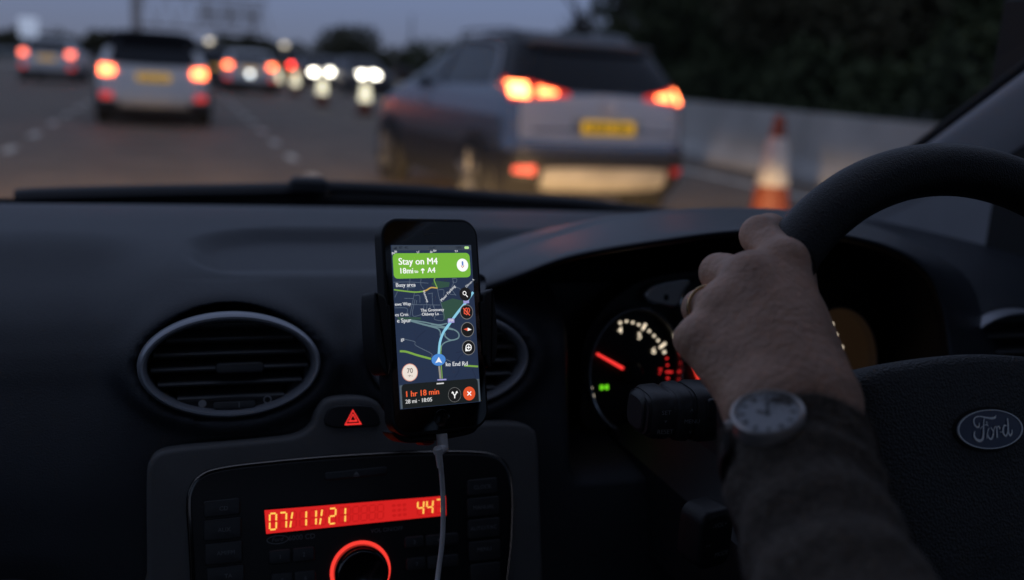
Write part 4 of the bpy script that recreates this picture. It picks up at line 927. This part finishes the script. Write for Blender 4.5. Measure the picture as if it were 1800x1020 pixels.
def handf(p):
    fin = None
    palm = cone_sdf(p, wr, MCP[1]+(wr-MCP[1])*.15, .0185, .0130)
    for i, (m, k) in enumerate(zip(MCP, (.0135, .0130, .0125, .0120))):
        w_ = wr+(MCP[0]-MCP[3])/np.linalg.norm(MCP[0]-MCP[3])*(.012, .004, -.005, -.013)[i]
        palm = smin(palm, cone_sdf(p, w_, m, .0150, k), .016)
    back = (P_((1440, 600, .57))); palm = smin(palm, cone_sdf(p, P_((1436, 700, .515)), P_((1412, 560, .565)), .0195, .014), .020)   # thumb side of the palm
    palm = smin(palm, cone_sdf(p, P_((1330, 640, .545)), P_((1290, 585, .555)), .018, .013), .014)
    th = smin(cone_sdf(p, P_((1420, 570, .580)), P_((1402, 500, .592)), .0115, .0100), cone_sdf(p, P_((1402, 500, .592)), P_((1412, 455, .600)), .0095, .0080), .006)
    palm = smin(palm, th, .012)
    wl = CR*1.0
    for o in (-.0145, 0, .0145): palm = smin(palm, cone_sdf(p, wr+wl*o, wr2+wl*o*.8, .0180, .0180), .012)
    palm = smin(palm, cone_sdf(p, wr2, wr2+(elb-wr2)*.2, .018, .018), .01)
    for i in range(4):
        m, a_, a2, d_, t_ = MCP[i], PIP[i], PIP2[i], DIP[i], TIP[i]; r_ = FR[i]
        f = smin(cone_sdf(p, m, a_, r_[0], r_[1]), cone_sdf(p, a_, a2, r_[1]*1.03, r_[1]), .004)
        f = smin(f, cone_sdf(p, a2, d_, r_[1]*.97, r_[2]), .003); f = smin(f, cone_sdf(p, d_, t_, r_[2], r_[3]), .003)
        fin = f if fin is None else smin(fin, f, .0012)
    d = smin(palm, fin, .006)
    for i in range(4):  # knuckle heads and tendons on the back of the hand
        kn = MCP[i]-CF*.0060+CU*.0015; d = smin(d, np.linalg.norm(p-kn, axis=1)-(.0096, .0100, .0092, .0085)[i], .007)
        w_ = wr+(MCP[i]-wr)*.35-CF*.0100; d = smin(d, cone_sdf(p, w_, kn-CF*.0030, .0042, .0045), .006)
    return d
allp = np.array(MCP+PIP+DIP+TIP+[wr, wr2]); lo, hi = allp.min(0)-.035, allp.max(0)+.035
V, F = surfacenets(handf, lo, hi, .0016)
pr = thing('person', 'driver\'s arm in a dark knitted sleeve, left hand gripping the steering wheel', 'person', tuple(wr2))
nz = np.array([mnoise.noise(Vector(v*90)) for v in V])
hd = obj('hand', (V, F), SKIN, pr, sharp=0)
sm = hd.modifiers.new('smooth', 'SMOOTH'); sm.factor = .5; sm.iterations = 2
# sleeve
def sleeve():
    path = catmull([P_(q) for q in ((1402, 779, .4885), (1406, 800, .482), (1416, 860, .465), (1450, 970, .435), (1495, 1090, .405), (1580, 1300, .37), (1720, 1550, .36), (1900, 1700, .40))], 90)
    T = np.gradient(path, axis=0); T /= np.linalg.norm(T, axis=1)[:, None]; n = 96; rings = []
    base = np.interp(np.linspace(0, 1, 90), [0, .03, .10, .2, .4, .6, 1], [.0366, .0370, .0362, .0350, .0350, .040, .055])
    for i in range(90):
        N = CR-T[i]*(CR@T[i]); N /= np.linalg.norm(N); Bn = np.cross(T[i], N); row = []
        for k in range(n):
            a_ = 2*math.pi*k/n; q = Vector((math.cos(a_)*1.2, math.sin(a_)*1.2, i*.07))
            w_ = .0022*mnoise.noise(q*1.3)+.0009*mnoise.noise(q*4+Vector((0, 0, i*.12)))
            s_ = i/89; fold = .0016*math.sin(i*.55+2*math.sin(a_))*smoothstep(.12, .3, s_)
            r_ = base[i]+w_+fold
            row.append(path[i]+N*math.cos(a_)*r_*1.0+Bn*math.sin(a_)*r_*.86)
        rings.append(row)
    first = np.array(rings[0]); c = first.mean(0)
    inner = [c+(first-c)*.93+T[0]*(.012), c+(first-c)*.90+T[0]*.004, c+(first-c)*.93-T[0]*.0005, c+(first-c)*.97-T[0]*.0012]
    return grid([r_.tolist() for r_ in inner]+[list(map(list, r)) for r in rings], closev=True)
sv_, sf_ = sleeve()
slv = obj('sleeve', (sv_, sf_), WOOL, pr, sharp=0)
# loose wool fibres standing off the sleeve
fr_n = 14000; fib_V = []; fib_F = []
ids = rng.integers(0, 96*46, fr_n)+96*3; cen = sv_.reshape(-1, 96, 3).mean(1)
for j, i in enumerate(ids):
    v = sv_[i]; c = cen[i//96]; nrm = v-c; nrm /= np.linalg.norm(nrm); q = rng.normal(size=3); t_ = np.cross(nrm, q); t_ /= np.linalg.norm(t_); b = v+rng.normal(size=3)*.0008
    tip = b+nrm*rng.uniform(.0008, .0030)+t_*rng.uniform(.001, .0045); w_ = np.cross(nrm, t_)*.00009
    fib_V += [b-w_, b+w_, tip]; fib_F.append((3*j, 3*j+1, 3*j+2))
ff = obj('wool_fibres', (np.array(fib_V), fib_F), WOOL, slv, smooth=False, kind='stuff')
# ring
ra_, rb2 = MCP[2], PIP[2]; rc_ = ra_+(rb2-ra_)*.62; ax_ = rb2-ra_; ax_ /= np.linalg.norm(ax_)
e1 = np.cross(ax_, CU); e1 /= np.linalg.norm(e1); e2 = np.cross(ax_, e1)
rg = obj('gold_ring', tube([rc_+.0122*(math.cos(t)*e1+math.sin(t)*e2) for t in np.linspace(0, 2*math.pi, 48, endpoint=False)], .0011, 10, closed=True), mat('gold', (.75, .52, .28), .25, metal=1))
tag(rg, 'plain gold band ring on the ring finger of the hand on the wheel', 'ring')
# watch
wc = P_((1349, 727, .4640)); wn = -ray(1348, 727); wn /= np.linalg.norm(wn); wn = wn+CU*1.5-CR*.15; wn /= np.linalg.norm(wn)
wx = CR+CU*.10; wx = wx-wn*(wx@wn); wx /= np.linalg.norm(wx); wyv = np.cross(wn, wx); WF2 = Frame(wc, wx, wyv, wn)
wt = thing('wrist_watch', 'round steel wristwatch with a pale dial, half hidden by the sleeve cuff', 'watch', tuple(wc))
obj('case', disc_of_rev(WF2, 0, 0, [(.0150, -.008), (.0172, -.006), (.0175, -.001), (.0168, .0012), (.0155, .0018), (.0148, .0010), (.0145, 0)], 60), mat('watch_steel', (.62, .58, .56), .3, metal=.6), wt)
dl = obj('dial', plate(WF2, ell(.0150, .0150, 60), -.002, .0), mat('watch_dial', (.55, .57, .61), .4), wt)
MK = mat('watch_marks', (.02, .02, .02), .4)
mk = []
for k in range(12):
    t = 2*math.pi*k/12+.3; c, s_ = math.cos(t), math.sin(t); mk.append(ribbon(WF2, [(c*.0102, s_*.0102), (c*.0130, s_*.0130)], .0012 if k % 3 else .0018, .0003))
objs('hour_mark', mk, MK, dl, smooth=False)
obj('hands', join(ribbon(WF2, [(0, -.001), (.002, .0075)], .0011, .0006), ribbon(WF2, [(0, 0), (-.0045, .003)], .0013, .0005), plate(WF2, ell(.0013, .0013, 16), .0003, .0008)), MK, dl, smooth=False)
obj('crystal', plate(WF2, ell(.0148, .0148, 40), .0010, .0013), glassmat('watch_glass', (.95, .95, .95), .04), wt)
obj('crown', tube(WF2.w(np.array([(-.0170, .0, -.003), (-.0200, .0, -.003)])), .0026, 16), mat('watch_steel', (.62, .58, .56), .3, metal=.6), wt)
strap = []
for sgn in (1, -1):
    pts = []
    for k in range(10):
        t = k/9*1.4; rad = .031; pts.append(WF2.w(np.array([sgn*0+0, 0, 0]))*0+0 if 0 else None)
path = []
ctr = wc-wn*.024
for t in np.linspace(R(58), R(302), 26): path.append(ctr+wn*math.cos(t)*.0225+wx*math.sin(t)*.024)
obj('strap', tube(path, .0085, 10, flat=.2), mat('strap_leather', (.03, .025, .022), .6), wt)

# ================================================================== PHONE
PF = frame((.1586, .6067, 1.0867), R(16.882), R(13.921), R(-2.385))
ph = thing('mobile_phone', 'black mobile phone showing a lit navigation map, clipped upright in the holder', 'mobile phone', tuple(PF.w(np.array([[0, -.07, 0]]))[0]))
HW, HH = .0352, .0695
obj('case', plate(PF, rrect(2*HW, 2*HH, .0125, 10), -.0095, .0014, .0014, bottom=True), mat('phone_case_rubber', (.010, .010, .011), .45), ph, sharp=50)
obj('front_glass', plate(PF, rrect(.0665, .1345, .010, 10), .001, .0016), mat('phone_black_glass', (.004, .004, .004), .04, coat=1), ph, smooth=False)
obj('earpiece', plate(PF, rrect(.0105, .0011, .0005, 4, .0, .0595), .0016, .0018), mat('earpiece_grey', (.12, .12, .12), .4), ph, smooth=False)
obj('home_button', disc_of_rev(PF, 0, -.0600, [(.0056, .0017), (.0054, .0019), (.0050, .0017), (.0001, .00165)], 32), mat('home_button_black', (.006, .006, .006), .2), ph)
scr = obj('screen', plate(PF, np.array([(-.02925, -.052), (.02925, -.052), (.02925, .052), (-.02925, .052)]), .0015, .0018), emat('screen_navy', (.022, .036, .078), .9), ph, smooth=False)
def c5(x_, y_): return PF.l(680+x_/6.376, 420+y_/6.375)
def c6(x_, y_): return PF.l(680+x_/6.376, 570+y_/6.375)
SX0, SY0 = .02925, .052
def clip(P):
    P = np.array(P, float); P[:, 0] = np.clip(P[:, 0], -SX0+.0003, SX0-.0003); P[:, 1] = np.clip(P[:, 1], -SY0+.0003, SY0-.0003); return P
ez = [.0019]
def layer(): ez[0] += .00004; return ez[0]
ONE = {'side_streets', 'minor_lines', 'red_icons', 'grey_slip_roads', 'route_line', 'microphone_stem'}
def E(name, parts, col, s=.9):
    m = emat('screen_'+name, col, s)
    if isinstance(parts, list) and name not in ONE: return objs(name.rstrip('s') if len(parts) > 1 and name != 'button_halo' else name, parts, m, scr, smooth=False)
    return obj(name, join(*parts) if isinstance(parts, list) else parts, m, scr, smooth=False)
def rb5(pts, w, f=c5, n=None): return ribbon(PF, clip(catmull([f(*q) for q in pts], n or len(pts)*5)), w, Zc)
Zc = layer()
E('parkland', [plate(PF, clip([c5(*q) for q in P]), Zc, Zc) for P in ([(590, 720), (720, 670), (860, 700), (720, 880), (625, 915)], [(480, 510), (520, 470), (690, 490), (680, 540), (560, 560)], [(100, 880), (360, 880), (370, 905), (120, 915)])], (.035, .085, .062))
Zc = layer()
thin = [[(60, 490), (240, 487), (450, 500)], [(245, 450), (240, 490), (215, 585)], [(105, 590), (75, 660)], [(368, 450), (365, 515), (400, 570)], [(430, 690), (432, 740)], [(210, 738), (585, 745)], [(295, 605), (240, 880)], [(295, 640), (350, 640), (355, 720)], [(300, 680), (275, 860), (380, 850)], [(180, 670), (280, 672)], [(492, 615), (500, 740), (530, 800)], [(550, 560), (570, 660), (620, 830), (615, 915), (520, 905), (530, 860)],
        [(560, 575), (620, 575), (620, 640)], [(720, 450), (730, 500), (710, 560), (760, 640)], [(715, 450), (765, 450), (760, 490), (715, 485)], [(740, 540), (800, 560), (830, 600)], [(700, 570), (690, 620), (760, 630)], [(400, 750), (395, 800)], [(435, 750), (430, 790)], [(470, 750), (465, 790)], [(510, 750), (520, 790)], [(75, 775), (200, 778), (215, 820), (190, 850)], [(540, 850), (610, 852)], [(195, 548), (300, 550)], [(320, 690), (312, 740)], [(445, 620), (500, 610)]]
E('side_streets', [rb5(t, .0003) for t in thin]+[rb5(t, .00035, c6) for t in ([(185, 170), (300, 200), (310, 240), (480, 330), (485, 370)], [(650, 395), (700, 420)])], (.13, .17, .23))
E('minor_lines', [rb5(t, .00025, c6) for t in ([(420, 70), (320, 160), (300, 230)], [(760, 320), (850, 310), (780, 400), (790, 520), (740, 600)], [(940, 500), (980, 600)])], (.012, .016, .04))
E('grey_slip_roads', [rb5([(235, 910), (400, 935), (560, 965), (660, 950)], .0008), rb5([(235, 915), (450, 970), (700, 1015), (720, 1020)], .0008), rb5([(240, 920), (400, 965), (530, 1000), (575, 1020)], .0008),
   rb5([(380, 5), (530, 40), (580, 80), (585, 130)], .0008, c6), rb5([(480, 0), (620, 30), (740, 65), (790, 110), (780, 160), (700, 180), (640, 140), (635, 100)], .0009, c6), rb5([(740, 175), (650, 200), (600, 240), (590, 300)], .0008, c6)], (.16, .26, .29))
Zc = layer()
E('green_roads', [rb5([(60, 572), (150, 585), (300, 600), (390, 592)], .0009), rb5([(525, 445), (515, 470), (550, 555)], .0007), rb5([(130, 305), (200, 310), (330, 350), (480, 390)], .0013, c6), rb5([(850, 465), (1005, 475)], .0012, c6), rb5([(590, 240), (590, 400), (605, 610)], .0006, c6)], (.22, .42, .07))
E('amber_road', [rb5([(390, 592), (430, 578), (480, 550), (552, 555)], .0009)], (.62, .40, .10))
Zc = layer()
E('route_line', [rb5([(950, 600), (880, 700), (760, 850), (640, 1020)], .0017), rb5([(690, -10), (620, 90), (580, 200), (565, 345)], .0017, c6)], (.28, .66, .86))
E('grey_trail', [rb5([(570, 470), (585, 612)], .0014, c6)], (.32, .30, .25))
Zc = layer()
E('road_tags', [plate(PF, clip([c5(*q) for q in P]), Zc, Zc) for P in ([(667, 895), (738, 893), (740, 942), (667, 945)], [(840, 695), (903, 690), (905, 722), (842, 730)])]+[plate(PF, clip([c6(*q) for q in ((550, 618), (650, 612), (650, 628), (550, 632))]), Zc, Zc)], (.38, .36, .72))
ec = c6(563, 400); E('position_disc', plate(PF, ell(.0051, .0038, 40, *ec), Zc, Zc), (.08, .27, .72))
Zc = layer()
E('position_arrow', plate(PF, np.array([c6(*q) for q in ((565, 368), (602, 436), (565, 424), (525, 438))]), Zc, Zc), (1, 1, 1))
mb = [(c5(*q)) for q in ((68, 168), (918, 162), (918, 436), (68, 446))]
mcx, mcy = np.mean(mb, 0); mw = (np.linalg.norm(np.array(mb[1])-mb[0])+np.linalg.norm(np.array(mb[2])-mb[3]))/2; mh = np.linalg.norm(np.array(mb[3])-mb[0])
bc = c5(492, 303); E('status_bar', plate(PF, clip([(-SX0, SY0), (-SX0, .0485), (SX0, .0485), (SX0, SY0)]), Zc, Zc), (.045, .06, .085))
E('direction_banner', plate(PF, rrect(.0560, .0162, .0028, 6, bc[0]+.0002, bc[1]), Zc, Zc), (.20, .52, .05))
sh_ = [(c6(148, 690)), (c6(1010, 640))]
bot = c6(580, 780)
E('sheet_glow', plate(PF, clip(np.array([(-SX0, -SY0), (SX0, -SY0), (SX0, c6(1000, 620)[1]+.0003), (-SX0, c6(1000, 620)[1]+.0003)])), Zc, Zc), (.10, .13, .16))
Zc = layer()
shy = c6(580, 640)[1]; E('route_sheet', plate(PF, clip(np.concatenate([rrect(.0555, .030, .0026, 6, .0, shy-.015)])), Zc, Zc), (.012, .015, .016))
def discs(L): return [plate(PF, ell(r_, r_, 32, *f(x_, y_)), Zc, Zc) for (f, x_, y_, r_) in L]
rB = .0045
E('button_halo', discs([(c5, 876, 822, rB+.0004), (c6, 886, 63, rB+.0004), (c6, 898, 265, rB+.0004), (c6, 741, 790, rB+.0003)]), (.22, .22, .22))
Zc = layer()
E('map_buttons', discs([(c5, 862, 622, rB), (c5, 876, 822, rB), (c6, 886, 63, rB), (c6, 898, 265, rB), (c6, 741, 790, rB)]), (.012, .012, .013))
E('close_button', discs([(c6, 905, 777, .0045)]), (.82, .10, .03))
E('microphone_button', discs([(c5, 830, 298, .0043)]), (1, 1, 1), 1.0)
E('speed_sign_rim', discs([(c6, 241, 542, .0056)]), (.75, .35, .28))
Zc = layer()
E('speed_sign', discs([(c6, 241, 542, .0051)]), (.92, .82, .74))
def T5(s, x_, y_, size, b=.02, al='LEFT', f=c5, rot=0):
    p = f(x_, y_); k = 1 if b <= 0 else 3
    c, n_ = math.cos(rot), math.sin(rot)
    return join(*[textat(PF, s, p[0]+c*q*size*.022, p[1]+n_*q*size*.022, size, Zc+q*2e-6, 0, al, rot) for q in ([0] if k == 1 else [-1, 0, 1])])
E('banner_text', [T5('Stay on M4', 112, 262, .0062, .012), T5('18mi', 120, 366, .0051, .012), T5('to', 292, 370, .0031, .02), T5('A4', 437, 358, .0050, .024)]+[rb5([(385, 392), (385, 345)], .0007, n=2), rb5([(366, 358), (385, 338)], .0007, n=2), rb5([(404, 358), (385, 338)], .0007, n=2)], (1, 1, 1), 1.0)
E('map_labels', [T5('Busy area', 82, 524, .0036, .02), T5('ews Way', 72, 738, .0030, .015), T5('es Cres', 76, 856, .0030, .015), T5('e Spur', 96, 922, .0038, .015), T5('The Greenway', 362, 806, .0028, .015), T5('Oldway Ln', 374, 850, .0028, .015), T5('Moor Furlong', 590, 700, .0026, .01, rot=R(42)), T5('Huntswy', 395, 585, .0022, .01, rot=R(-72)), T5('Elliman A', 866, 545, .0022, .0, rot=R(38)),
   T5('gs', 140, 172, .0030, .01, f=c6), T5('ke End Rd', 640, 452, .0040, .012, f=c6, rot=R(-2)), T5('Lr', 320, 158, .0022, f=c5, rot=R(25)), T5('da Rv', 465, 155, .0022, f=c5, rot=R(15)), T5('Te', 745, 152, .0022, f=c5, rot=R(25)), T5('Arb', 38, 175, .0026, f=c5, rot=R(28))], (.78, .80, .84), .85)
E('sheet_text_orange', [T5('1 hr 18 min', 185, 790, .0052, .018, f=c6, rot=R(0))], (.95, .13, .04), 1)
E('sheet_text', [T5('28 mi · 18:05', 190, 872, .0036, .012, f=c6), rb5([(540, 668), (620, 662)], .0008, c6, n=2), T5('M4', 703, 918, .0026, .02, 'CENTER')], (.75, .75, .75), .9)
E('status_text', [T5('BT  4G', 120, 104, .0022), T5('16:47', 490, 106, .0022, 0, 'CENTER'), T5('100%', 750, 104, .0022)]+[plate(PF, np.array([c5(*q) for q in ((52, 122), (92, 122), (92, 90))]), Zc, Zc)], (.012, .016, .03))
E('battery_icon', plate(PF, rrect(.0034, .0017, .0007, 4, *c5(876, 104)), Zc, Zc), (.55, .9, .35))
E('white_icons', [ring_plate(PF, ell(.0014, .0014, 24, *c5(852, 612)), ell(.0009, .0009, 24, *c5(852, 612)), Zc), rb5([(866, 632), (888, 655)], .0006, n=2), ring_plate(PF, ell(.0023, .0024, 24, *c6(898, 262)), ell(.0017, .0018, 24, *c6(898, 262)), Zc), plate(PF, np.array([c6(*q) for q in ((862, 262), (862, 305), (895, 302))]), Zc, Zc),
   rb5([(898, 240), (898, 284)], .0006, c6, n=2), rb5([(876, 262), (920, 262)], .0006, c6, n=2), rb5([(742, 830), (742, 795)], .0007, c6, n=2), rb5([(742, 800), (720, 770)], .0007, c6, n=2), rb5([(742, 800), (764, 766)], .0007, c6, n=2), plate(PF, np.array([c6(*q) for q in ((705, 775), (715, 752), (735, 768))]), Zc, Zc), plate(PF, np.array([c6(*q) for q in ((750, 765), (768, 748), (778, 772))]), Zc, Zc),
   rb5([(884, 755), (926, 798)], .0007, c6, n=2), rb5([(926, 755), (884, 798)], .0007, c6, n=2), plate(PF, np.array([c6(*q) for q in ((888, 42), (932, 63), (888, 78))]), Zc, Zc)], (1, 1, 1), 1)
E('red_icons', [plate(PF, np.array([c6(*q) for q in ((888, 42), (842, 60), (888, 78))]), Zc, Zc), rb5([(838, 780), (912, 860)], .0008, n=2), rb5([(850, 845), (850, 800), (880, 780), (880, 850), (850, 830)], .0006), rb5([(895, 775), (908, 800), (900, 830)], .0006)], (.95, .12, .06), .9)
E('speed_text', [T5('70', 240, 525, .0044, .012, 'CENTER', f=c6), T5('MPH', 240, 582, .0020, .0, 'CENTER', f=c6)], (.05, .04, .04))
E('microphone_symbol', [plate(PF, rrect(.0013, .0030, .0006, 4, c5(830, 280)[0], c5(830, 280)[1]), Zc, Zc)], (.15, .25, .62))
E('microphone_stem', [rb5([(815, 300), (822, 318), (838, 318), (845, 300)], .0004), rb5([(830, 318), (830, 330)], .0004, n=2)], (.6, .15, .06))

# holder
hf = thing('phone_holder', 'black spring clamp phone holder clipped on the air vent behind the phone', 'phone holder', tuple(PF.w(np.array([[0, -.05, -.05]]))[0]))
HOLD = mat('holder_plastic', (.012, .012, .013), .5)
def hp(P, z0, z1, b=.0015): return plate(PF, np.array(P, float), z0, z1, b, bottom=True)
obj('back_plate', hp(rrect(.060, .075, .01, 6, 0, -.02), -.026, -.0115, .003), HOLD, hf)
L0 = smoothpoly([(-.0435, .0205), (-.0405, .0215), (-.0365, .0195), (-.0350, .014), (-.0350, -.010), (-.0350, -.024), (-.0375, -.030), (-.0420, -.024), (-.0440, -.014), (-.0445, .0)], 50)
obj('side_clamp', hp(L0, -.016, .0045, .002), HOLD, hf); 
R0 = L0.copy(); R0[:, 0] = -R0[:, 0]; obj('side_clamp', hp(R0[::-1], -.016, .0045, .002), HOLD, hf)
obj('clamp_pad', hp(rrect(.0035, .036, .001, 3, -.0350, -.004), -.010, .0040, .0008), RUBBER, hf); obj('clamp_pad', hp(rrect(.0035, .036, .001, 3, .0350, -.004), -.010, .0040, .0008), RUBBER, hf)
obj('foot_ledge', join(hp(smoothpoly([(-.031, -.066), (-.012, -.0690), (.012, -.0690), (.031, -.066), (.028, -.0725), (.012, -.0745), (-.012, -.0750), (-.025, -.073)], 50), -.022, -.0055, .003)), HOLD, hf)
obj('red_accent', hp(smoothpoly([(-.0110, -.0745), (-.004, -.0748), (-.0030, -.0760), (-.006, -.0772), (-.010, -.0768)], 30), -.016, -.005, .001), mat('red_rubber', (.35, .012, .012), .4), hf)
vp = np.array([.185, .722, 1.02]); bk = PF.w(np.array([[0, -.02, -.026]]))[0]
obj('vent_arm', join(tube([bk, bk+(vp-bk)*.35, vp-np.array([0, .012, 0]), vp+np.array([0, .02, 0])], [.013, .010, .012, .008], 14)), HOLD, hf)
obj('lock_nut', tube([bk+(vp-bk)*.15, bk+(vp-bk)*.40], .0165, 16), HOLD, hf)

# charging cable
CABM = mat('cable_white', (.82, .82, .82), .45)
e = PF.w(np.array([[.0008, -.0692, -.0020], [.0010, -.0800, -.0015]]))
cbl = [e[1]]+[PD(u, v, d) for u, v, d in ((772, 790, .632), (775, 822, .633), (778, 860, .634), (779, 905, .633), (777, 955, .630), (770, 1010, .625), (760, 1100, .61), (740, 1250, .60))]
cc = thing('charging_cable', 'white charging cable hanging from the foot of the phone across the radio', 'cable', tuple(e[1]))
obj('plug', tube([e[0]+(e[1]-e[0])*.1, e[1], PD(770, 793, .632)], [.0037, .0037, .0035], 16), CABM, cc)
obj('strain_relief', tube([PD(770, 790, .632), PD(774, 822, .633)], [.0024, .0021], 12), CABM, cc)
obj('lead', tube(catmull([PD(772, 800, .632)]+cbl[2:], 60), .00165, 12), CABM, cc)
